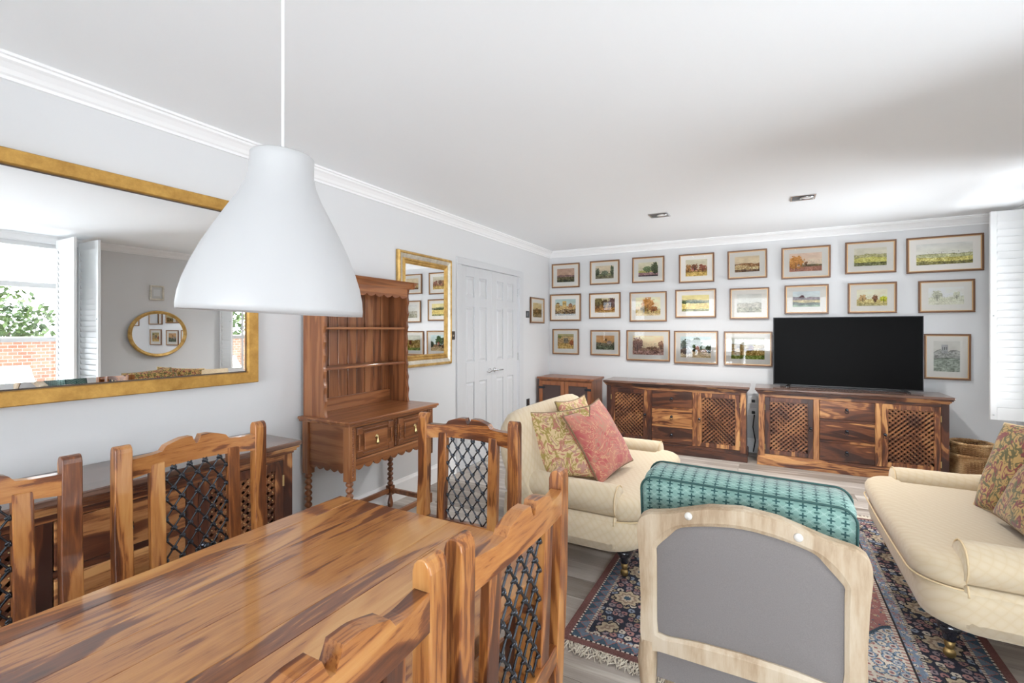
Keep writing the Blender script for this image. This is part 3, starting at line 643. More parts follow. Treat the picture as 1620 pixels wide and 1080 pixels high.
def picture(key, w, h, loc, rz, tilt, label, seed, m=None):
    t = empty('framed_picture', loc, rz, label, 'picture', 'framed landscape pictures')
    t.rotation_euler = Euler((tilt, 0, rz))
    fw = .016; mt = m or .062
    f = MB(); i = MB()
    for (x0, x1, z0, z1) in ((-w/2, w/2, h-fw, h), (-w/2, w/2, 0, fw), (-w/2, -w/2+fw, fw, h-fw), (w/2-fw, w/2, fw, h-fw)): f.box(x0, x1, -.02, 0, z0, z1)
    e = .006; a, b, c, d = -w/2+fw, w/2-fw, fw, h-fw
    for (x0, x1, z0, z1) in ((a, b, d-e, d), (a, b, c, c+e), (a, a+e, c+e, d-e), (b-e, b, c+e, d-e)): i.box(x0, x1, -.017, -.004, z0, z1)
    f.obj('frame', FRAMEW, t, bevel=.003, seg=1); i.obj('gold_edge', FRAMEG, t)
    bx(-w/2+fw, w/2-fw, -.007, -.002, fw, h-fw).obj('mount', MOUNT, t)
    aw, ah = w-2*(fw+mt), h-2*(fw+mt*.95)
    kw = dict(A[key]); kw['asp'] = aw/ah; img, nx, ny = paint(seed, **kw)
    color_grid('print', aw, ah, nx, ny, img, ART, t, lambda u, v: np.stack([u-aw/2, u*0-.0078, v+fw+mt*.95+.004], 1))
    g = MB(); g.add([(a, -.0125, c), (b, -.0125, c), (b, -.0125, d), (a, -.0125, d)], [(0, 1, 2, 3)]); g.obj('glass', GLASS, t)
    return t
for k, (key, x0, x1, z0, z1, lb) in enumerate(PIC):
    rnd = random.Random(k)
    tl = rnd.uniform(.008, .022)
    p = picture(key, x1-x0, z1-z0, ((x0+x1)/2, YB-.004, z0), 0, 0, 'framed '+lb, 100+k*7)
    p.rotation_euler = (tl*.4, rnd.uniform(-.006, .006), 0); p.location.y -= .004
picture('d1', .42, .337, (XL+.006, 5.645, 1.49), PI/2, 0, 'brown framed landscape hanging alone on the left wall between doors and corner', 300)

# ------------------------------------------------------------------ mirrors
def rect_frame(prof, w, h):
    """mitred frame; prof = list of (inset, depth) going outwards->inwards, lies in XZ facing -Y"""
    mb = MB(); vs = []
    for (q, d) in prof:
        vs += [(-w/2+q, -d, q), (w/2-q, -d, q), (w/2-q, -d, h-q), (-w/2+q, -d, h-q)]
    fs = []
    for i in range(len(prof)-1):
        for k in range(4): fs.append((i*4+k, i*4+(k+1) % 4, (i+1)*4+(k+1) % 4, (i+1)*4+k))
    return mb.add(vs, fs)
t = empty('wall_mirror', (XL+.004, .955, 1.093), PI/2, 'large rectangular mirror with a flat gold frame on the left wall', 'mirror')
w, h = 1.576, 1.032
rect_frame([(0, 0), (0, .032), (.004, .036), (.058, .036), (.062, .033), (.064, .016)], w, h).obj('frame', GILT2, t)
rect_frame([(.064, .016), (.070, .0165)], w, h).obj('inner_edge', plain('dark_rebate', (.09, .07, .06), .5), t)
rect_frame([(.070, .0158), (.094, .0165)], w, h).obj('glass_bevel', MIRROR, t)
g = MB(); g.add([(-w/2+.094, -.0165, .094), (w/2-.094, -.0165, .094), (w/2-.094, -.0165, h-.094), (-w/2+.094, -.0165, h-.094)], [(0, 1, 2, 3)]); g.obj('mirror_glass', MIRROR, t)
t = empty('wall_mirror', (XL+.004, 3.33, 1.078), PI/2, 'upright rectangular mirror in a stepped gilt frame between dresser and doors', 'mirror')
w, h = .746, .99
rect_frame([(0, 0), (0, .020), (.010, .034), (.020, .034), (.026, .028)], w, h).obj('frame', GILT, t, bevel=.002)
tag(rect_frame([(.026, .028), (.034, .026), (.058, .018)], w, h).obj('frame', SILVERGILT, t), 'silvery middle band of the frame')
rect_frame([(.058, .018), (.066, .026), (.074, .026), (.082, .016), (.092, .018), (.100, .010), (.106, .009)], w, h).obj('frame_slip', GILT, t)
g = MB(); g.add([(-w/2+.106, -.009, .106), (w/2-.106, -.009, .106), (w/2-.106, -.009, h-.106), (-w/2+.106, -.009, h-.106)], [(0, 1, 2, 3)]); g.obj('mirror_glass', MIRROR, t)
# oval mirror on the right wall, seen in the large mirror
t = empty('oval_mirror', (XR-.004, 3.375, 1.35), -PI/2, 'oval mirror in a rounded gold frame above the right sofa, seen reflected', 'mirror')
f = MB(); n = 64; prof = [(1.0, 0), (1.0, .012), (.985, .026), (.955, .033), (.925, .026), (.915, .018), (.90, .022), (.88, .016), (.865, .008)]
vs = [(.365*r*math.cos(2*PI*k/n)-(0), -d, .315*r*math.sin(2*PI*k/n)) for r, d in prof for k in range(n)]
f.add(vs, [(i*n+k, i*n+(k+1) % n, (i+1)*n+(k+1) % n, (i+1)*n+k) for i in range(len(prof)-1) for k in range(n)]); f.obj('frame', GILT, t, smooth=True)
f = MB(); f.add([(.365*.87*math.cos(2*PI*k/n), -.009, .315*.87*math.sin(2*PI*k/n)) for k in range(n)], [tuple(range(n))]); f.obj('mirror_glass', MIRROR, t)
t.rotation_euler = (0, 0, -PI/2-math.radians(3.5)); t.location.x = XR-.028
# small silver-framed picture beside it
t = empty('small_frame', (XR-.004, 3.365, 1.81), -PI/2, 'small square silver-framed picture above the oval mirror, seen reflected', 'picture')
rect_frame([(0, 0), (0, .018), (.005, .022), (.018, .020), (.024, .01)], .17, .20).obj('frame', SILVERGILT, t)
bx(-.066, .066, -.008, -.004, .02, .18).obj('mount', plain('grey_mount', (.55, .56, .55), .6), t)
bx(-.04, .04, -.0095, -.008, .055, .145).obj('print', plain('soft_grey_print', (.66, .68, .68), .6), t)

# ------------------------------------------------------------------ switches and sockets
def plate(name, loc, rz, w, h, mat, label, cat, parts):
    t = empty(name, loc, rz, label, cat)
    bx(-w/2, w/2, -.007, 0, -h/2, h/2).obj('plate', mat, t, bevel=.003)
    for (pn, x, z, pw, ph, pmat) in parts: bx(x-pw/2, x+pw/2, -.012, -.006, z-ph/2, z+ph/2).obj(pn, pmat, t, bevel=.002)
    return t
plate('light_switch', (XL+.0005, 3.745, 1.348), PI/2, .082, .082, BRONZE, 'dark double light switch between gilt mirror and double doors', 'switch', [('rocker', -.014, 0, .01, .02, CHROME), ('rocker', .014, 0, .01, .02, CHROME)])
plate('wall_control', (XL+.0005, 5.375, 1.60), PI/2, .085, .085, PLUG, 'black wall control beside the lone picture, right of the doors', 'switch', [('display', -.012, 0, .04, .05, plain('grey_display', (.18, .19, .2), .2)), ('rocker', .026, 0, .01, .03, PLUG)])
plate('wall_socket', (XL+.0005, 5.39, .47), PI/2, .08, .11, PLUG, 'black wall socket low on the left wall right of the doors', 'socket', [('rocker', 0, .02, .02, .03, CHROME)])
for z, q in ((.60, 'upper'), (.47, 'lower')):
    yb = YB-.0005
    t = plate('wall_socket', (-.150, yb, z), 0, .088, .088, WHITEP, q+' white wall socket in the gap between the two sideboards', 'socket', [('rocker', -.02, .024, .012, .02, WHITEP)])
    p = MB(); p.box(-.008, .026, -.030, -.007, -.026, .004); p.obj('plug', PLUG, t, bevel=.006)
c = MB(); c.tube([(-.13, YB-.05, .44), (-.145, YB-.06, .3), (-.12, YB-.06, .15), (-.14, YB-.06, .02)], .006, 8)
tag(c.obj('cable', PLUG, smooth=True), 'black cable hanging behind the gap between the sideboards', 'cable')

# ------------------------------------------------------------------ recessed downlights
DLB = ['left of the pair in view', 'right of the pair in view', 'unseen fill added above the camera', 'unseen fill added behind the camera', 'unseen fill added behind the dining table']
for k, ((x, y), lb) in enumerate(zip(DOWN, DLB)):
    t = empty('downlight', (x, y, ZC), 0, 'square recessed ceiling downlight with tilted round lamp, '+lb, 'downlight', 'ceiling downlights')
    w = .088; f = MB()
    for a in ((-w, w, -w, -w+.012), (-w, w, w-.012, w), (-w, -w+.012, -w+.012, w-.012), (w-.012, w, -w+.012, w-.012)): f.box(a[0], a[1], a[2], a[3], -.006, -.0005)
    f.obj('trim', CHROME, t)
    bx(-w+.012, w-.012, -w+.012, w-.012, -.003, -.0008).obj('housing', plain('downlight_recess', (.10, .10, .105), .5), t)
    l = MB(); l.lathe([(.05, -.004), (.05, -.012), (.043, -.014), (.040, -.009)], (.028, 0, 0), 24); l.obj('lamp_ring', CHROME, t, smooth=True)
    l = MB(); l.lathe([(.040, -.0085), (.03, -.012), (0, -.014)], (.028, 0, 0), 24)
    l.obj('bulb', plain('frosted_bulb', (.9, .9, .9), .3), t, smooth=True)

# ------------------------------------------------------------------ pendant lamp
PX, PY = -.958, .687
t = empty('pendant_lamp', (PX, PY, 1.445), 0, 'white bell-shaped pendant lamp on a white cord over the dining table', 'lamp')
prof = [(.186, 0), (.1865, .012), (.184, .035), (.177, .065), (.165, .10), (.148, .14), (.128, .18), (.106, .22), (.086, .255), (.073, .285), (.067, .31), (.066, .335), (.066, .350), (.062, .354), (.012, .354)]
inner = [(max(r-.003, .009), z) for r, z in prof[:-2]]+[(.060, .350), (.009, .350)]
m, nt, b = newmat('white_shade'); b.inputs['Base Color'].default_value = (.59, .59, .595, 1); b.inputs['Roughness'].default_value = .38
tr = N(nt, 'ShaderNodeBsdfTranslucent'); tr.inputs[0].default_value = (.6, .6, .6, 1); mx = N(nt, 'ShaderNodeMixShader'); mx.inputs[0].default_value = .30
nt.links.new(b.outputs[0], mx.inputs[1]); nt.links.new(tr.outputs[0], mx.inputs[2]); nt.links.new(mx.outputs[0], nt.nodes['Material Output'].inputs[0])
s = MB(); s.lathe(prof[::-1]+inner[1:] if False else (inner[::-1]+prof), (0, 0, -.354), 72, cap=False); s.xf(Matrix.Translation((0, 0, .347)) @ Matrix.Rotation(math.radians(2.6), 4, Vector((-.476, .879, 0)))); s.obj('lamp_shade', m, t, smooth=True)
c = MB(); c.tube([(0, 0, .350), (0, 0, ZC-1.445-.04)], .0032, 8); c.obj('cord', WHITEP, t, smooth=True)
c = MB(); c.lathe([(.0, 1.045), (.05, 1.044), (.05, 1.035), (.03, 1.015), (.006, 1.005), (0, 1.004)][::-1], (0, 0, 0), 24, cap=False); c.obj('ceiling_rose', WHITEP, t, smooth=True)
c = MB(); c.lathe([(.022, .27), (.022, .35)], (0, 0, 0), 16); c.lathe([(.0, .165), (.022, .175), (.03, .20), (.027, .225), (.016, .27)], (0, 0, 0), 20); c.obj('lamp_holder', WHITEP, t, smooth=True)

# ------------------------------------------------------------------ oak dresser (local: x along wall, front -y, back y=0)
t = empty('dresser', (XL+.02, 2.455, 0), PI/2, 'brown oak dresser with plate rack and bobbin legs against the left wall', 'dresser')
L, Dp = .405, .44          # half length of the carcass, depth
def scallop(x0, x1, z0, n, amp, flip=1):
    """points along a scalloped lower edge"""
    pts = []; m = 10
    for i in range(n*m+1):
        u = i/(n*m); pts.append((x0+(x1-x0)*u, z0-flip*amp*abs(math.sin(PI*u*n))**.75))
    return pts
top = MB(); top.box(-L-.035, L+.035, -Dp-.03, -.002, .826, .845); top.box(-L-.025, L+.025, -Dp-.02, -.002, .812, .826); top.obj('top', W['oakX'], t, bevel=.006, seg=3)
LEGZ = .47
def bobbin_leg(x, y):
    bx(x-.027, x+.027, y-.027, y+.027, LEGZ, .812).obj('leg_block', W['oakZ'], t, bevel=.003)
    prof = [(.018, .0), (.021, .012), (.023, .028), (.019, .05), (.013, .075), (.012, .09), (.019, .10)]
    z = .165; prof2 = []
    nb = 8; hgt = (LEGZ-.165)/nb
    for i in range(nb):
        for q in range(7):
            a = q/6; prof2.append((.0115+.0125*math.sin(PI*a), z+hgt*a))
        z += hgt
    l = MB(); l.lathe(prof, (x, y, 0), 18); l.lathe(prof2, (x, y, 0), 18); l.box(x-.024, x+.024, y-.024, y+.024, .098, .168)
    l.obj('leg', W['oakZ'], t, smooth=False)
for x in (-L+.025, L-.025):
    for y in (-Dp+.03, -.035): bobbin_leg(x, y)
for y in (-Dp+.03, -.035): bx(-L+.05, L-.05, y-.012, y+.012, .115, .150).obj('stretcher', W['oakX'], t, bevel=.003)
for x in (-L+.025, L-.025): bx(x-.012, x+.012, -Dp+.05, -.055, .115, .150).obj('stretcher', W['oakX'], t, bevel=.003)
# side panels with scalloped lower edge
for x in (-L+.012, L-.022):
    pts = scallop(-Dp+.057, -.062, .535, 5, .022); m = MB(); m.prism([(-Dp+.057, .812)]+pts+[(-.062, .812)], x, x+.01, 'X'); m.obj('side_panel', W['oakY'], t)
bx(-L+.03, L-.03, -.03, -.02, .55, .812).obj('back_panel', W['oakX'], t)
# front rails + apron
bx(-L+.052, L-.052, -Dp+.012, -Dp+.03, .795, .812).obj('rail', W['oakX'], t, bevel=.002)
bx(-L+.052, L-.052, -Dp+.003, -Dp+.03, .585, .602).obj('rail', W['oakX'], t, bevel=.004)
pts = scallop(-L+.052, L-.052, .555, 9, .028); m = MB(); m.prism([(-L+.052, .585)]+pts+[(L-.052, .585)], -Dp+.014, -Dp+.026, 'Y'); m.obj('apron', W['oakX'], t)
bx(-.02, .02, -Dp+.012, -Dp+.03, .602, .795).obj('divider', W['oakZ'], t)
def beads(x, z0, z1):
    b = MB(); n = int((z1-z0)/.0135)
    for i in range(n): b.sphere((x, -Dp+.004, z0+(i+.5)*(z1-z0)/n), .0085, 8, (1, .8, .8))
    tag(b.obj('bead_moulding', W['oakZ'], t, smooth=True), kind='stuff')
beads(-L+.028, .49, .80); beads(L-.028, .49, .80); beads(0, .61, .79)
for s in (-1, 1):
    a, b = (-L+.055, -.023) if s < 0 else (.023, L-.055)
    d = bx(a, b, -Dp+.006, -Dp+.03, .605, .793).obj('drawer', W['oakX'], t, bevel=.003)
    y0, y1 = -Dp-.004, -Dp+.006; g = .03; c = .052
    f = MB()
    for (x0, x1) in ((a+c, b-c),):
        f.box(x0, x1, y0, y1, .605+g*.6, .605+g*.6+.008); f.box(x0, x1, y0, y1, .793-g*.6-.008, .793-g*.6)
    for (z0, z1) in ((.605+c*.9, .793-c*.9),): f.box(a+g*.6, a+g*.6+.008, y0, y1, z0, z1); f.box(b-g*.6-.008, b-g*.6, y0, y1, z0, z1)
    for x0 in (a, b-c):
        for z0 in (.605, .793-c*.9): f.box(x0+.004, x0+c-.004, y0, y1, z0+.004, z0+c*.9-.004)
    f.box(a+c+.012, b-c-.012, y0-.002, y1, .645, .753)
    tag(f.obj('geometric_moulding', W['oakX'], d, bevel=.003), kind='stuff')
    xm = (a+b)/2; k = MB()
    k.lathe([(.014, 0), (.012, -.003), (.005, -.006), (.005, -.012), (0, -.013)][::-1], (xm, y0-.003, .715), 12, 'Y')
    k.lathe([(.003, .712), (.004, .70), (.011, .682), (.012, .674), (.006, .664), (0, .662)][::-1], (xm, y0-.012, 0), 12)
    k.obj('drop_handle', BRASS, d, smooth=True)
# plate rack
RD = .215; zt = 1.715
def side_edge(z0, z1):
    P = []
    for i in range(61):
        u = i/60; P.append((-RD+.010*abs(math.sin(u*PI*9))+.012*math.sin(u*PI)**2, z0+(z1-z0)*u))
    return P
for x in (-L+.005, L-.027):
    m = MB(); m.prism([(-.01, .845)]+side_edge(.845, zt)+[(-.01, zt)], x, x+.022, 'X'); m.obj('rack_side', W['oakZ'], t)
n = 9; w = (2*L-.06)/n
for i in range(n):
    x = -L+.03+i*w; bx(x+.0022, x+w-.0022, -.022+.003*(i % 2), -.008, .93, zt).obj('back_board', W['oakZ'], t, bevel=.003)
bx(-L+.027, L-.027, -.034, -.012, .845, .935).obj('back_rail', W['oakX'], t, bevel=.002)
for z in (1.14, 1.405):
    bx(-L+.027, L-.027, -RD+.03, -.024, z, z+.016).obj('shelf', W['oakX'], t, bevel=.003)
pts = scallop(-L+.027, L-.027, zt-.055, 9, .018, 1)
m = MB(); m.prism([(-L+.027, zt)]+pts+[(L-.027, zt)], -RD+.004, -RD+.018, 'Y'); m.obj('valance', W['oakX'], t)
m = MB(); m.prism([(-.005, zt), (-RD, zt), (-RD-.008, zt+.012), (-RD-.022, zt+.030), (-RD-.038, zt+.042), (-RD-.042, zt+.052), (-.005, zt+.052)], -L-.0, L+.0, 'X')
for s in (-1, 1): m.prism([(s*L, zt), (s*(L+.008), zt+.012), (s*(L+.022), zt+.030), (s*(L+.036), zt+.042), (s*(L+.04), zt+.052), (s*L, zt+.052)], -RD-.04, -.005, 'Y')
m.obj('cornice', W['oakX'], t)

# ------------------------------------------------------------------ dining table
TX0, TX1, TY0, TY1, TH = -1.410, -.516, -.40, 1.25, .78
t = empty('dining_table', ((TX0+TX1)/2, (TY0+TY1)/2, 0), 0, 'long glossy rosewood dining table with lengthwise boards', 'table')
hx, hy = (TX1-TX0)/2, (TY1-TY0)/2
ws = [.085, .12, .07, .105, .13, .065, .11, .098, .115]; k = sum(ws); x = -hx
for i, q in enumerate(ws):
    q = q/k*2*hx; bx(x+.0004, x+q-.0004, -hy, hy, TH-.038, TH).obj('board', W['table'], t, bevel=.0012 if 0 < i < len(ws)-1 else .004); x += q
ap = MB()
for s in (-1, 1): bx(min(s*(hx-.06), s*(hx-.085)), max(s*(hx-.06), s*(hx-.085)), -hy+.09, hy-.09, TH-.12, TH-.038).obj('apron', W['honeyY'], t, bevel=.002)
for s in (-1, 1): bx(-hx+.09, hx-.09, min(s*(hy-.03), s*(hy-.055)), max(s*(hy-.03), s*(hy-.055)), TH-.12, TH-.038).obj('apron', W['honeyX'], t, bevel=.002)
for sx in (-1, 1):
    for sy in (-1, 1):
        cx, cy = sx*(hx-.058), sy*(hy-.055)
        m = MB(); m.box(cx-.042, cx+.042, cy-.042, cy+.042, 0, TH-.038); m.obj('leg', W['honeyZ'], t, bevel=.006)
        m = MB(); m.box(cx-.055, cx+.055, cy-.052, cy+.052, TH-.155, TH-.125); m.obj('leg_collar', W['honeyX'], t, bevel=.008)

# ------------------------------------------------------------------ dining chairs (local: back plane at y=0, seat towards +y, width along x)
def make_chair():
    t = empty('dining_chair', (0, 0, 0), 0, 'x', 'chair', 'rosewood dining chairs around the table')
    HW, TZ = .2275, 1.035
    for s in (-1, 1):
        m = MB(); w2, d2 = .023, .019
        # post: level rings, slightly raked and tapered, rounded top
        rings = [(0, .012, .025, .021), (.45, .014, .025, .020), (.75, -.003, .0245, .017), (TZ-.022, -.004, w2, d2), (TZ-.010, -.0045, w2, d2-.003), (TZ-.003, -.005, w2, d2-.009), (TZ, -.005, w2, d2-.016)]
        vs = []
        for z, y, a, b in rings:
            for i, j in ((-1, -1), (1, -1), (1, 1), (-1, 1)): vs.append((s*HW+i*a, y+j*b, z))
        fs = [(3, 2, 1, 0)]+[(r*4+k, r*4+(k+1) % 4, (r+1)*4+(k+1) % 4, (r+1)*4+k) for r in range(len(rings)-1) for k in range(4)]
        e = (len(rings)-1)*4; fs.append((e, e+1, e+2, e+3)); m.add(vs, fs); m.obj('back_post', W['honeyZ'], t, bevel=.004, seg=3)
        bx(s*.19-.021, s*.19+.021, .385, .427, 0, .435).obj('front_leg', W['honeyZ'], t, bevel=.004)
        m = MB(); xs = s*.128; m.bar((xs, -.012, .955), (xs, .002, .56), .044, .024, (0, 1, 0)); m.obj('back_slat', W['honeyZ'], t, bevel=.003)
        bx(s*.2-.011, s*.2+.011, .035, .385, .36, .435).obj('seat_rail', W['honeyY'], t, bevel=.002)
        bx(s*.2-.010, s*.2+.010, .035, .385, .15, .185).obj('stretcher', W['honeyY'], t, bevel=.003)
    bow = lambda x: -.006-.020*(1-(x/.205)**2)
    def topz(x):
        a = abs(x)
        if a < .006: return .996
        if a < .016: return 1.001+(.020)*((a-.006)/.010)
        if a < .045: return 1.023-.0*(a)
        if a < .10: return 1.023-.016*((a-.045)/.055)**1.2
        if a < .112: return 1.007-.016*((a-.10)/.012)
        return .991-.004*min(1, (a-.112)/.03)
    botz = lambda x: .925+.012*(1-(x/.205)**2)
    xs = sorted(set([i/100*.205 for i in range(-100, 101, 4)]+[s*v for s in (-1, 1) for v in (.0, .004, .006, .008, .011, .016, .02, .098, .102, .108, .112, .116)]))
    m = MB(); m.strip(xs, topz, botz, bow, .032); m.obj('crest_rail', W['honeyX'], t, bevel=.0035)
    m = MB(); m.strip([i/10*.205 for i in range(-10, 11)], lambda x: .585, lambda x: .535, lambda x: .004-.008*(1-(x/.205)**2), .026); m.obj('lower_rail', W['honeyX'], t, bevel=.003)
    bx(-.2, .2, .395, .417, .36, .435).obj('seat_rail', W['honeyX'], t, bevel=.002)
    for i in range(4): bx(-.225+i*.1125+.0004, -.225+(i+1)*.1125-.0004, .03 if True else 0, .44, .435, .458).obj('seat_board', W['honeyY'], t, bevel=.002)
    bx(-.2, .2, .20, .22, .15, .185).obj('stretcher', W['honeyX'], t, bevel=.003)
    # wrought-iron lattice with collars at each crossing
    X0, X1, Z0, Z1 = -.107, .107, .585, .938; px, pz = .0515, .069
    g = MB(); kn = MB()
    def yb(z): return -.008+.006*(.95-z)/.4
    sl = pz/px; c = Z0-sl*X1
    lines = []
    for s in (1, -1):
        c0 = Z0-max(s*sl*X0, s*sl*X1); c = c0+pz*.55
        while c < Z1-min(s*sl*X0, s*sl*X1):
            pts = []
            for x in (X0, X1):
                z = s*sl*x+c
                if Z0 <= z <= Z1: pts.append((x, z))
            for z in (Z0, Z1):
                x = (z-c)/(s*sl)
                if X0 < x < X1: pts.append((x, z))
            if len(pts) >= 2 and math.dist(pts[0], pts[1]) > .02:
                p, q = pts[0], pts[1]; nseg = max(2, int(math.dist(p, q)/.014)); P = []
                for i in range(nseg+1):
                    u = i/nseg; x = p[0]+(q[0]-p[0])*u; z = p[1]+(q[1]-p[1])*u
                    P.append((x, yb(z)+s*.0022, z))
                g.tube(P, .0031, 6)
            if s == 1: lines.append(c)
            else:
                for a in lines:
                    x = (c-a)/(2*sl); z = a+sl*x
                    if X0 < x < X1 and Z0 < z < Z1:
                        kn.tube([(x+.0078*math.cos(w), yb(z)+.004*math.sin(w*2), z+.0055*math.sin(w)) for w in [2*PI*i/8 for i in range(8)]], .0034, 6, closed=True)
                        kn.sphere((x, yb(z), z), .0062, 8)
            c += pz
    o = g.obj('iron_lattice', IRON, t, smooth=True); tag(kn.obj('lattice_knots', IRON, o, smooth=True), kind='stuff'); tag(o, kind='stuff')
    return t
ch = make_chair(); index_kids(ch)
SPOT = [((-1.79, .95), -PI/2, 'rosewood dining chair before the sideboard drawers, its lattice back seen whole'),
        ((-1.79, .37), -PI/2, 'rosewood dining chair cut by the left edge of the photo'),
        ((-1.117, 1.66), PI, 'rosewood dining chair at the far head of the table, before the doors'),
        ((-.488, .925), PI/2, 'rosewood dining chair on the near side of the table, next to the bleached chair'),
        ((-.488, .385), PI/2, 'rosewood dining chair nearest the camera, cut by the bottom of the photo')]
for i, ((x, y), rz, lb) in enumerate(SPOT):
    o = ch if i == 0 else copy_tree(ch)
    at(o, (x, y, 0), rz); o['label'] = lb

# ------------------------------------------------------------------ sofas (local: front +x at x=0, width along y)
def loft(mb, rings, cap0=True, cap1=True):
    n = len(rings[0]); vs = [p for r in rings for p in r]
    fs = [(i*n+k, i*n+(k+1) % n, (i+1)*n+(k+1) % n, (i+1)*n+k) for i in range(len(rings)-1) for k in range(n)]
    if cap0: fs.append(tuple(range(n))[::-1])
    if cap1: fs.append(tuple((len(rings)-1)*n+k for k in range(n)))
    return mb.add(vs, fs)
def rrect(x0, x1, y0, y1, r, n=6, rb=None):
    P = []
    rb = r if rb is None else rb
    for cx, cy, a, q in ((x1-r, y1-r, 0, r), (x0+rb, y1-rb, PI/2, rb), (x0+rb, y0+rb, PI, rb), (x1-r, y0+r, 1.5*PI, r)):
        for i in range(n+1): P.append((cx+q*math.cos(a+PI/2*i/n), cy+q*math.sin(a+PI/2*i/n)))
    return P
def make_sofa(label):
    t = empty('sofa', (0, 0, 0), 0, label, 'sofa', 'pair of cream damask sofas')
    HW = .70
    m = MB(); rings = []
    for z, g in ((.185, -.02), (.195, 0), (.24, .012), (.30, .012), (.345, .0)):
        rings.append([(x, y, z) for x, y in rrect(-.86, -.035+g, -HW-g*.4, HW+g*.4, .16, 8, .05)])
    loft(m, rings); m.obj('base', DAMASK, t, smooth=True)
    # seat: T-shaped cushion with a rounded front
    def seat_outline(g):
        P = [(-.72+g*0, -.54+g), (-.16, -.54+g)]
        P = [(-.72, -.53+g*.5), (-.175, -.53+g*.5), (-.165, -.66+g)]
        for i in range(9): a = -PI/2+PI/2*i/8; P.append((-.155+(.155-g)*math.cos(a), -.515+(.155-g)*math.sin(a)))
        for i in range(1, 6): u = i/6; P.append((.006*math.sin(PI*u)-g, -.515+1.03*u))
        P2 = [(x, -y) for x, y in P[:12]][::-1]
        return P+P2
    rings = []
    for z, g in ((.340, .03), (.350, .008), (.375, 0), (.415, 0), (.437, .012), (.452, .035), (.460, .075), (.466, .13)): rings.append([(x, y, z) for x, y in seat_outline(g)])
    m = MB(); loft(m, rings); m.obj('seat', DAMASK, t, smooth=True)
    o = [(x, y, .347) for x, y in seat_outline(-.002)][2:-2]
    m = MB(); m.tube(o, .0042, 6); m.obj('piping', CREAMPIPE, t, smooth=True)
    # arms
    for s in (-1, 1):
        P = [(.535, .20), (.535, .40)]
        cy, cz, r = .600, .438, .092
        for i in range(15): a = math.radians(205-i*19.5); P.append((cy+r*math.cos(a)*1.0, cz+r*math.sin(a)*.95))
        P += [(.685, .37), (.70, .33), (.705, .20)]
        rings = []
        for x, k in ((-.84, 1.0), (-.75, 1), (-.5, 1), (-.20, 1), (-.165, .985), (-.150, .93)):
            lift = max(0, (-x-.5))*.10
            rings.append([(x, s*(.61+(a-.61)*k), .33+(b-.33)*(k)+lift*(1 if b > .35 else 0)) for a, b in P])
        m = MB(); loft(m, rings); a = m.obj('arm', DAMASK, t, smooth=True)
        m = MB(); m.tube([(-.158, s*(.61+(q-.61)*.985), .33+(z-.33)*.985) for q, z in P[2:-1]], .004, 6); m.obj('piping', CREAMPIPE, a, smooth=True)
    # scrolled back
    prof = [(-.60, .36), (-.655, .50), (-.715, .64), (-.765, .75), (-.80, .82), (-.835, .86), (-.88, .875), (-.925, .86), (-.945, .82), (-.94, .77), (-.905, .70), (-.885, .55), (-.875, .36), (-.865, .20), (-.70, .20)]
    rings = []
    ys = [-.705, -.70, -.685, -.655, -.60, -.52, -.4, -.2, 0, .2, .4, .52, .60, .655, .685, .70, .705]
    for y in ys:
        q = abs(y)/.705; k = 1-.30*q**9; th = 1-.35*q**14
        rings.append([(-.76+(x+.76)*th+.03*q**3, y, .2+(z-.2)*k) for x, z in prof])
    m = MB(); loft(m, rings); m.obj('backrest', DAMASK, t, smooth=True)
    for x, y in ((-.13, -.575), (-.13, .575), (-.80, -.6), (-.80, .6)):
        lz = .0105 if x > -.5 else 0
        l = MB(); l.lathe([(.020, .075), (.024, .085), (.022, .10), (.036, .12), (.047, .145), (.040, .150), (.050, .158), (.052, .168), (.044, .173), (.048, .182), (.042, .20)], (x, y, lz), 20)
        l = l.obj('leg', BLACK, t, smooth=True)
        c = MB(); c.lathe([(.013, .042), (.017, .05), (.021, .082)], (x, y, lz), 14); c.lathe([(.02, -.009), (.022, -.004), (.022, .004), (.02, .009)], (x+.0, y, .0225+lz), 16, 'Y'); c.obj('castor', OLDBRASS, l, smooth=True)
    return t
so = make_sofa('cream damask sofa with one red and two gold floral cushions'); index_kids(so)
so2 = copy_tree(so); so2['label'] = 'cream damask sofa on the right with brown floral cushions'
at(so, (-.58, 3.22, 0), 0); at(so2, (.55, 3.22, 0), PI)

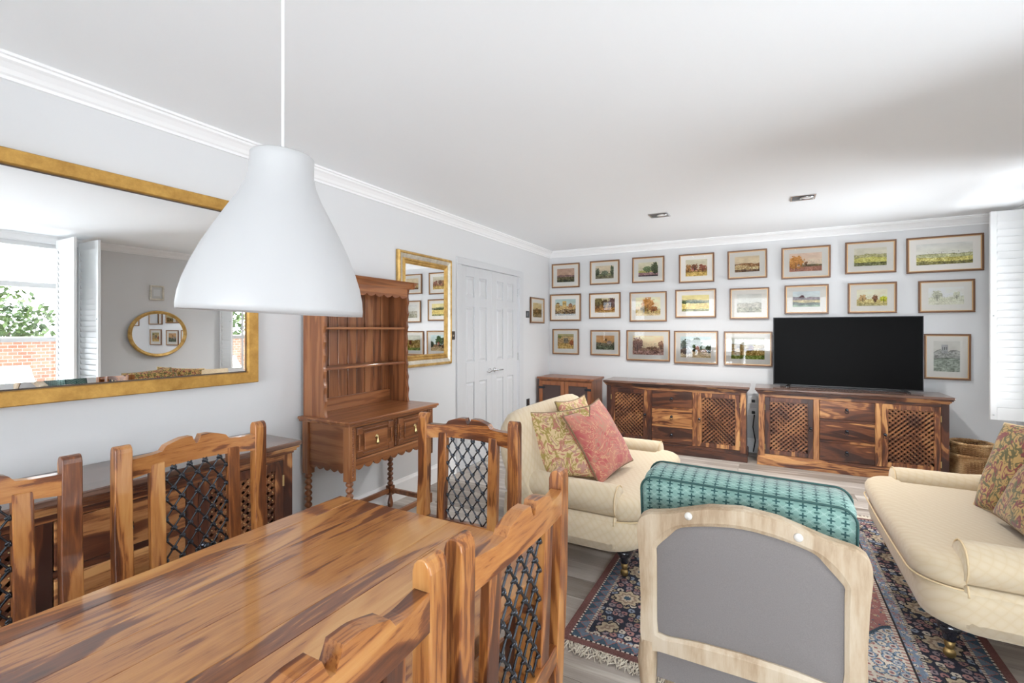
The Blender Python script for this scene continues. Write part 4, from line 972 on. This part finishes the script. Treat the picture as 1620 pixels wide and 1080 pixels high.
# ------------------------------------------------------------------ cushions
def pillow(label, size, th, mat, pipe, loc, rot, group, seed=0, ears=.10):
    w, h = size; n = 22; rnd = random.Random(seed)
    t = bpy.data.objects.new('cushion', None); COL.objects.link(t); t.location = loc; t.rotation_euler = rot
    tag(t, label, 'cushion', group)
    def pt(u, v, s):
        # sides pinch in between pointed corners
        x = w/2*u*(1-ears*(1-v*v)*abs(u)**3); z = h/2*v*(1-ears*(1-u*u)*abs(v)**3)
        k = max(0, (1-u**2))**.45*max(0, (1-v**2))**.45
        wr = .006*math.sin(u*5+seed)*math.cos(v*6+seed*2)*k
        return (x, s*(th/2*k)+wr, z)
    m = MB(); idx = {}
    vs = []; 
    for s in (1, -1):
        for i in range(n+1):
            for j in range(n+1):
                u = math.sin(PI/2*(-1+2*i/n)); v = math.sin(PI/2*(-1+2*j/n))
                edge = i in (0, n) or j in (0, n)
                if s == -1 and edge: idx[(s, i, j)] = idx[(1, i, j)]; continue
                idx[(s, i, j)] = len(vs); vs.append(pt(u, v, s))
    fs = []
    for s in (1, -1):
        for i in range(n):
            for j in range(n):
                f = (idx[(s, i, j)], idx[(s, i+1, j)], idx[(s, i+1, j+1)], idx[(s, i, j+1)]); fs.append(f if s > 0 else f[::-1])
    m.add(vs, fs); m.obj('cover', mat, t, smooth=True)
    P = []
    for k in range(80):
        a = k/20; q = int(a); f = math.sin(PI/2*(-1+2*(a-q)))
        u, v = ((f, -1), (1, f), (-f, 1), (-1, -f))[q]; P.append(pt(u, v, 1))
    p = MB(); p.tube(P, .0055, 6, closed=True); p.obj('piping', pipe, t, smooth=True)
    return t
def aim(normal, up=(0, 0, 1), roll=0):
    """rotation whose local -y looks along `normal`"""
    nrm = Vector(normal).normalized(); y = -nrm; x = y.cross(Vector(up)).normalized(); z = x.cross(y)
    return (Matrix((x, y, z)).transposed() @ Matrix.Rotation(roll, 3, 'Y')).to_euler()
pillow('gold floral cushion standing by the near arm of the left sofa', (.46, .45), .12, GOLDF, BROWNPIPE, (-1.195, 2.83, .665), aim((.22, -1, .36), roll=math.radians(-8)), 'cushions on the left sofa', 1)
pillow('gold floral cushion mostly hidden behind the red cushion', (.44, .42), .13, GOLDF, BROWNPIPE, (-1.245, 3.33, .685), aim((1, -.15, .32)), 'cushions on the left sofa', 2)
pillow('red and pink floral cushion on the left sofa', (.46, .47), .17, REDF, BROWNPIPE, (-.975, 3.01, .680), aim((1, -.28, .58), roll=math.radians(-9)), 'cushions on the left sofa', 3, .07)
pillow('brown floral cushion at the far end of the right sofa, with pale piped edge', (.50, .48), .16, BROWNF, CREAMPIPE, (1.13, 3.22, .70), aim((-1, -.30, .42), roll=math.radians(-6)), 'cushions on the right sofa', 4, .05)
pillow('brown floral cushion nearest the right edge, overlapping the other brown one', (.50, .48), .16, BROWNF, BROWNPIPE, (1.10, 2.90, .70), aim((-1, -.12, .50), roll=math.radians(5)), 'cushions on the right sofa', 5, .05)

# ------------------------------------------------------------------ French chair seen from behind (local: back at y=0, seat towards +y)
t = empty('french_chair', (-.062, 1.52, 0), 0, 'bleached wooden French chair with grey upholstered back, seen from behind', 'chair')
OUT = [(0, .405), (.24, .405), (.255, .40), (.283, .40), (.292, .45), (.290, .55), (.295, .68), (.302, .76), (.300, .795), (.290, .815), (.272, .828), (.24, .834), (.20, .842), (.15, .858), (.09, .876), (.0, .886)]
INN = [(0, .472), (.12, .468), (.21, .458), (.236, .462), (.240, .50), (.240, .60), (.2405, .70), (.242, .725), (.225, .745), (.20, .772), (.182, .793), (.165, .802), (.13, .812), (.08, .822), (.03, .828), (0, .829)]
def full(P): return P+[(-x, z) for x, z in P[-2:0:-1]]
def ray_outline(P, n, c=(0, .62)):
    P = full(P); R = []
    for k in range(n):
        a = 2*PI*k/n-PI/2; d = (math.cos(a), math.sin(a)); best = None
        for i in range(len(P)):
            p, q = P[i], P[(i+1) % len(P)]; ex, ez = q[0]-p[0], q[1]-p[1]; den = d[0]*ez-d[1]*ex
            if abs(den) < 1e-9: continue
            s = ((p[0]-c[0])*ez-(p[1]-c[1])*ex)/den; u = ((p[0]-c[0])*d[1]-(p[1]-c[1])*d[0])/den
            if s > 0 and -1e-6 <= u <= 1+1e-6 and (best is None or s > best): best = s
        R.append((c[0]+d[0]*best, c[1]+d[1]*best))
    return R
n = 160; O = ray_outline(OUT, n); I = ray_outline(INN, n)
m = MB(); vs = []
for ring, y in ((O, -.012), ([(a*.993, .62+(b-.62)*.985) for a, b in O], -.024), ([(a+(c-a)*.8, b+(d-b)*.8) for (a, b), (c, d) in zip(O, I)], -.024), (I, -.018), (I, .018), (O, .018)):
    vs += [(x, y, z) for x, z in ring]
m.add(vs, [(i*n+k, i*n+(k+1) % n, ((i+1) % 6)*n+(k+1) % n, ((i+1) % 6)*n+k) for i in range(6) for k in range(n)])
m.obj('back_frame', W['bleached'], t)
def dome(R, y, h, name, mat):
    m = MB(); vs = []; S = [1, .97, .93, .85, .7, .5, .3, .1]
    cx, cz = 0, .64
    for s in S: vs += [(cx+(x-cx)*s, y+h*(1-s**4)**.8*(1), cz+(z-cz)*s) for x, z in R]
    N_ = len(R); vs.append((cx, y+h, cz)); fs = [(i*N_+k, i*N_+(k+1) % N_, (i+1)*N_+(k+1) % N_, (i+1)*N_+k) for i in range(len(S)-1) for k in range(N_)]
    fs += [((len(S)-1)*N_+k, (len(S)-1)*N_+(k+1) % N_, len(vs)-1) for k in range(N_)]
    m.add(vs, fs); return m.obj(name, mat, t, smooth=True)
dome(I, -.012, -.010, 'back_panel', LINEN); dome(I, .012, .03, 'back_padding', LINEN)
for x, z in ((-.146, .843), (.136, .838)): 
    q = MB(); q.lathe([(.011, 0), (.0115, -.004), (.009, -.008), (0, -.010)][::-1], (x, -.024, z), 16, 'Y'); q.obj('button', IVORY, t, smooth=True)
for s in (-1, 1):
    l = MB(); P = [(.268, -.003, .43, .026), (.272, -.004, .36, .030), (.268, -.006, .28, .024), (.262, -.012, .16, .019), (.268, -.022, .06, .017), (.275, -.03, 0, .020)]
    rings = [[(s*(x+math.cos(a)*r), y+math.sin(a)*r, z) for a in [2*PI*i/12+PI/12 for i in range(12)]] for x, y, z, r in P]; loft(l, rings); l.obj('leg', W['bleached'], t, smooth=True)
    l = MB(); P = [(.275, .36, .40, .034), (.285, .362, .34, .033), (.272, .355, .24, .022), (.262, .345, .12, .015), (.270, .352, .03, .018), (.273, .354, 0, .020)]
    rings = [[(s*(x+math.cos(a)*r), y+math.sin(a)*r, z) for a in [2*PI*i/12 for i in range(12)]] for x, y, z, r in P]; loft(l, rings); l.obj('leg', W['bleached'], t, smooth=True)
    bx(min(s*.262, s*.29), max(s*.262, s*.29), .02, .37, .30, .375).obj('apron', W['bleached'], t, bevel=.008)
bx(-.262, .262, .004, .026, .305, .40).obj('seat_back_cover', LINEN, t, bevel=.008); bx(-.25, .25, .37, .40, .30, .375).obj('apron', W['bleached'], t, bevel=.006)
m = MB(); loft(m, [[(x, y, z) for x, y in rrect(-.275+g, .275-g, .022+g, .41-g, .04, 5)] for z, g in ((.375, 0), (.415, -.004), (.44, .01), (.452, .05), (.456, .12))]); m.obj('seat', LINEN, t, smooth=True)
m = MB(); m.tube([(x, y, .38) for x, y in rrect(-.279, .279, .018, .414, .04, 5)], .005, 6, closed=True); m.obj('piping', LINEN, t, smooth=True)

# green box cushion standing on the chair
t = bpy.data.objects.new('box_cushion', None); COL.objects.link(t); t.location = (-.078, 1.745, .468); t.rotation_euler = (math.radians(9), math.radians(0.5), math.radians(-2))
tag(t, 'thick green patterned box cushion propped up on the bleached chair', 'cushion')
def bc_out(g, bulge=0): return [(x, z) for x, z in rrect(-.298+g, .298-g, .0+g, .448-g, .045, 6)]
m = MB(); rings = []
H2 = .065
for y, g in ((-H2-.026, .18), (-H2-.022, .13), (-H2-.014, .07), (-H2-.003, .015), (-H2+.004, 0), (0, -.006), (H2-.004, 0), (H2+.003, .015), (H2+.014, .07), (H2+.022, .13), (H2+.026, .18)):
    rings.append([(x, y, z+ (.010*math.cos(x*5) if z > .3 else 0)) for x, z in ([(a, b) for a, b in rrect(-.298+g, .298-g, .0+g, .448-g, max(.045-g*.2, .012), 6)])])
loft(m, rings); m.obj('cover', GREENF, t, smooth=True)
for s in (-1, 1):
    p = MB(); p.tube([(x, s*(H2+.001), z+(.010*math.cos(x*5) if z > .3 else 0)) for x, z in rrect(-.300, .300, -.002, .450, .045, 6)], .0038, 6, closed=True); p.obj('piping', GREENPIPE, t, smooth=True)

# ------------------------------------------------------------------ rug
RX0, RX1, RY0, RY1 = -.83, .87, 1.985, 4.30
t = empty('rug', (RX0, RY0, 0), 0, 'worn rose and navy oriental rug with fringed ends under the sofas', 'rug')
RW, RL = RX1-RX0, RY1-RY0
nx, ny = int(RW/.0042), int(RL/.0042)
v, u = np.mgrid[0:ny, 0:nx]; X = (u+.5)/nx*RW; Y = (v+.5)/ny*RL
d = np.minimum(np.minimum(X, RW-X), np.minimum(Y, RL-Y)); side = np.minimum(X, RW-X) < np.minimum(Y, RL-Y); along = np.where(side, Y, X)
def voro(x, y, cell, seed):
    rs = np.random.RandomState(seed); J = rs.rand(128, 128, 2); ci = np.floor(x/cell).astype(int); cj = np.floor(y/cell).astype(int)
    f1 = np.full(x.shape, 9.); f2 = np.full(x.shape, 9.); ident = np.zeros(x.shape, int); ang = np.zeros(x.shape)
    for a in (-1, 0, 1):
        for b in (-1, 0, 1):
            i, j = ci+a, cj+b; jx = J[i % 128, j % 128]; px = (i+.15+.7*jx[..., 0])*cell; py = (j+.15+.7*jx[..., 1])*cell
            dd = np.hypot(x-px, y-py)/cell; m = dd < f1; f2 = np.where(m, f1, np.minimum(f2, dd)); ident = np.where(m, (i*131+j*71) % 997, ident); ang = np.where(m, np.arctan2(y-py, x-px), ang); f1 = np.where(m, dd, f1)
    return f1, f2, ident, ang
CR, NV, RS, BL, TL, TN, DK = [np.array(c) for c in ((.78, .72, .64), (.12, .13, .20), (.55, .33, .31), (.42, .50, .60), (.25, .38, .48), (.66, .55, .42), (.10, .085, .10))]
img = np.zeros((ny, nx, 3)) + RS
def put(m, c): img[m] = c if np.ndim(c) == 1 else c[m]
put(d < .032, np.array((.42, .24, .22)))
m = (d >= .032) & (d < .044); put(m, CR); put(m & ((along*100 % 2.2) < .9), DK)
m = (d >= .044) & (d < .088); put(m, BL*.8); zz = np.abs((along*100 % 6)/3-1); put(m & (zz*.04 > (d-.046)), TL*.75); put(m & (np.abs(zz*.04-(d-.046)) < .004), RS)
m = (d >= .088) & (d < .100); put(m, CR*.9); put(m & ((along*100 % 1.8) < .7), RS*.8)
m = (d >= .100) & (d < .285); f1, f2, idn, ang = voro(X, Y, .038, 3); pal = np.array([(.62, .42, .40), (.74, .68, .60), (.45, .50, .58), (.58, .50, .38), (.55, .36, .35), (.50, .42, .44)])
fl_ = pal[idn % 6]; put(m, NV*.9); put(m & (f1 < .44) & (f2-f1 > .13), fl_); put(m & (f1 < .14), NV)
# large rosettes along the main border
ra = np.abs((along % .30)-.15); rb = np.abs(d-.192); rr = np.hypot(ra, rb); an = np.arctan2(rb, ra)
lob = .062*(1+.13*np.cos(8*np.arctan2(d-.192, (along % .30)-.15)))
put(m & (rr < lob+.008), DK); put(m & (rr < lob), np.array((.66, .58, .46))); put(m & (rr < lob*.72), np.array((.52, .42, .34))); put(m & (rr < lob*.5), np.array((.70, .62, .52))); put(m & (rr < lob*.28), TL*.7)
m = (d >= .285) & (d < .297); put(m, CR*.85); put(m & ((along*100 % 1.8) < .6), DK)
m = (d >= .297) & (d < .335); put(m, BL*.85); f1, f2, idn, ang = voro(X, Y, .022, 5); put(m & (f1 < .4), pal[idn % 6]); put(m & (f1 < .15), NV)
m = (d >= .335) & (d < .345); put(m, DK)
m = (d >= .345) & (d < .360); put(m, CR*.9); put(m & ((along*100 % 2.4) < 1), RS)
# field: rose ground, cream-blue corner pieces and central medallion, scattered sprays
F = d >= .360; gx = np.minimum(X, RW-X)-.36; gy = np.minimum(Y, RL-Y)-.36
put(F, RS+np.array((.02, .0, .0)))
cx, cy = X-RW/2, Y-RL/2; q = np.hypot(cx/.34, cy/.52); q = q*(1+.07*np.cos(12*np.arctan2(cy/.52, cx/.34)))
cr = np.hypot(gx, gy*.75); cr = cr*(1+.09*np.cos(10*np.arctan2(gy, gx)))
f1, f2, idn, ang = voro(X, Y, .05, 9); g1, g2, idg, _ = voro(X+.3, Y+.1, .026, 11)
for mm in (F & (cr < .30), F & (q < .8)):
    put(mm, np.array((.74, .69, .62))); put(mm & (np.abs(f1-.36) < .07), BL*.95); put(mm & (np.abs(f1-.45) < .025), TL*.6); put(mm & (f1 < .2), pal[idn % 6]); put(mm & (g1 < .28) & (f1 > .5), RS*1.05); put(mm & (f1 < .08), NV)
put(F & (np.abs(cr-.30) < .008), TL*.6); put(F & (np.abs(q-.8) < .02), TL*.6)
rest = F & (cr > .308) & (q > .82); put(rest & (g1 < .20) & (idg % 3 == 0), TL*.8); put(rest & (np.abs(g1-.34) < .05) & (idg % 4 == 0), CR*.8)
put(rest & (f1 < .16) & (idn % 2 == 0), TN)
img = img*(1+(fbm(X*8, Y*8, 5)[..., None]-.5)*.35)+(np.random.RandomState(2).rand(ny, nx, 1)-.5)*.07
g_ = img.mean(2, keepdims=True); img = (g_+(img-g_)*.82)*.88+.06
color_grid('pile', RW, RL, nx, ny, np.clip(img, 0, 1), RUG, t, lambda a, b: np.stack([a, b, a*0+.0095], 1))
bx(0, RW, 0, RL, .0005, .009).obj('backing', plain('rug_backing', (.30, .16, .14), .95), t, bevel=.003)
FR = plain('rug_fringe', (.66, .60, .50), .9)
for s, yb_ in ((-1, 0), (1, RL)):
    f = MB(); rnd = random.Random(5+s)
    for k in range(420):
        x = (k+.5)/420*RW+rnd.uniform(-.004, .004); P = [(x, yb_, .006)]; l = rnd.uniform(.05, .085); a = rnd.gauss(0, .45); bnd = rnd.gauss(0, .5)
        px_, py_ = x, yb_
        for i in range(4): px_ += math.sin(a)*l/4; py_ += s*math.cos(a)*l/4; a += bnd/4+rnd.gauss(0, .12); P.append((px_, py_, .0035+.006*math.sin(i*1.3+k)**2))
        f.tube(P, .0019, 3, cap=False)
    tag(f.obj('fringe', FR, t), kind='stuff')

# ------------------------------------------------------------------ wicker baskets
def basket(cx, cy, z0, r0, r1, h, label, seed):
    t = empty('wicker_basket', (cx, cy, z0), 0, label, 'basket', 'wicker baskets beside the sideboard')
    ns = 40; st = MB(); wv = MB(); rows = int(h/.0085)
    R = lambda z: r0+(r1-r0)*z/h
    for k in range(ns):
        a = 2*PI*k/ns; st.tube([(R(z)*math.cos(a), R(z)*math.sin(a), z) for z in (0.002, h*.5, h)], .0028, 5)
    tag(st.obj('stakes', WICKER, t), kind='stuff')
    for j in range(rows):
        z = (j+.6)*h/rows; n = ns*2; P = []
        for k in range(n):
            a = 2*PI*k/n; rr = R(z)+(.0045*math.cos(PI*(k/2+j)) if k % 2 == 0 else 0); P.append((rr*math.cos(a), rr*math.sin(a), z))
        wv.tube(P, .0043, 4, closed=True)
    tag(wv.obj('weave', WICKER, t), kind='stuff')
    rim = MB(); m_ = 120
    for ph in (0, PI*.66, PI*1.33):
        rim.tube([((R(h)+.008*math.cos(26*2*PI*k/m_+ph))*math.cos(2*PI*k/m_), (R(h)+.008*math.cos(26*2*PI*k/m_+ph))*math.sin(2*PI*k/m_), h+.004+.008*math.sin(26*2*PI*k/m_+ph)) for k in range(m_)], .0055, 5, closed=True)
    rim.obj('rim', WICKER, t)
    b = MB(); b.lathe([(0, .004), (r0-.003, .004), (r0-.003, .010), (0, .010)], (0, 0, 0), 32, cap=False); b.obj('base', WICKER, t)
    return t
basket(1.618, 5.735, 0, .135, .150, .27, 'lower wicker basket on the floor beside the right sideboard', 1)
basket(1.622, 5.735, .272, .128, .145, .105, 'upper wicker basket stacked in the lower one beside the sideboard', 2)

# ------------------------------------------------------------------ outside, seen through the windows and in the mirrors
gm = plain('paving', (.55, .53, .50), .9, bump=.3, bscale=20)
struct('ground', bx(-18, 22, -16, 20, -.35, -.15), gm)
m, nt, b = newmat('brickwork'); tc = N(nt, 'ShaderNodeTexCoord'); mp = N(nt, 'ShaderNodeMapping'); mp.inputs['Rotation'].default_value = (PI/2, 0, PI/2)
br = N(nt, 'ShaderNodeTexBrick'); br.inputs['Scale'].default_value = 4.4; br.inputs['Color1'].default_value = (.20, .085, .05, 1); br.inputs['Color2'].default_value = (.26, .14, .09, 1); br.inputs['Mortar'].default_value = (.3, .27, .24, 1)
sx = N(nt, 'ShaderNodeSeparateXYZ'); cb = N(nt, 'ShaderNodeCombineXYZ'); nt.links.new(tc.outputs['Object'], sx.inputs[0]); nt.links.new(sx.outputs[1], cb.inputs[0]); nt.links.new(sx.outputs[2], cb.inputs[1])
nt.links.new(cb.outputs[0], br.inputs['Vector']); nt.links.new(br.outputs[0], b.inputs['Base Color']); b.inputs['Roughness'].default_value = .9
wl = empty('garden_wall', (5.6, 3, -.15), 0, 'red brick garden wall with pale coping outside, seen reflected through the window', 'wall')
bx(-.11, .11, -7, 7, 0, 1.38).obj('brickwork', m, wl); bx(-.15, .15, -7, 7, 1.38, 1.44).obj('coping', plain('coping_stone', (.34, .33, .31), .8), wl, bevel=.01)
def leafmat(name, c1, c2):
    m, nt, b = newmat(name); oi = N(nt, 'ShaderNodeTexCoord'); no = N(nt, 'ShaderNodeTexNoise'); no.inputs['Scale'].default_value = 3.5; nt.links.new(oi.outputs['Object'], no.inputs[0])
    r = ramp(nt, [(.35, c1), (.65, c2)]); nt.links.new(no.outputs[0], r.inputs[0]); nt.links.new(r.outputs[0], b.inputs['Base Color']); b.inputs['Roughness'].default_value = .7; return m
LF = leafmat('hedge_leaves', (.03, .06, .015), (.13, .19, .06)); BARK = plain('bark', (.16, .12, .09), .9)
def foliage(parent, c, rad, n, size, mat, seed):
    rs = np.random.RandomState(seed); p = rs.normal(size=(n, 3)); p /= np.linalg.norm(p, axis=1)[:, None]; p *= (rs.rand(n, 1)**.4)*np.array(rad); p += np.array(c)
    a = rs.normal(size=(n, 3)); a /= np.linalg.norm(a, axis=1)[:, None]; b = np.cross(a, rs.normal(size=(n, 3))); b /= np.linalg.norm(b, axis=1)[:, None]
    V = np.stack([p-a*size, p+b*size*.5, p+a*size, p-b*size*.5], 1).reshape(-1, 3); q = MB(); q.v = [tuple(x) for x in V]; q.f = [(4*i, 4*i+1, 4*i+2, 4*i+3) for i in range(n)]
    me = bpy.data.meshes.new('foliage'); me.from_pydata(q.v, [], q.f); me.materials.append(mat); o = bpy.data.objects.new('foliage', me); COL.objects.link(o); o.parent = parent; tag(o, kind='stuff')
for k, (y, lb) in enumerate(((-1.6, 'left of the reflected view'), (2.4, 'behind the garden wall, centre of the reflected view'), (6.4, 'behind the garden wall opposite the sofas'), (10.6, 'beyond the far end of the garden wall'))):
    h = empty('garden_shrub', (7.6, y, -.15), 0, 'leafy green shrub '+lb, 'shrub', 'shrubs beyond the garden wall')
    foliage(h, (0, 0, 1.45), (.9, 1.8, 1.25), 4200, .075, LF, 20+k)
    s = MB()
    for j in range(5): s.tube([(0, -.6+.3*j, 0), (.1, -.8+.4*j, .7), (.0, -1+.5*j, 1.5)], .03, 5)
    s.obj('stems', BARK, h)
tr = empty('garden_tree', (14.5, 2.0, -.15), 0, 'bare-branched tree outside, seen through the top pane in the mirror', 'tree')
b = MB(); rnd = random.Random(4)
def branch(p, d, l, r, depth):
    P = [p]; q = Vector(p); dd = Vector(d).normalized()
    for i in range(4): dd = (dd+Vector((rnd.gauss(0, .12), rnd.gauss(0, .12), rnd.gauss(.03, .08)))).normalized(); q = q+dd*l/4; P.append(tuple(q))
    b.tube(P, [r*(1-.12*i) for i in range(5)], 6 if depth > 2 else 4, cap=False)
    if depth:
        for k in range(3): branch(P[2+(k % 3)], dd+Vector((rnd.gauss(0, .6), rnd.gauss(0, .6), rnd.gauss(.1, .35))), l*.68, r*.55, depth-1)
branch((0, 0, 0), (0, 0, 1), 3.0, .14, 5); b.obj('branches', BARK, tr, smooth=True)
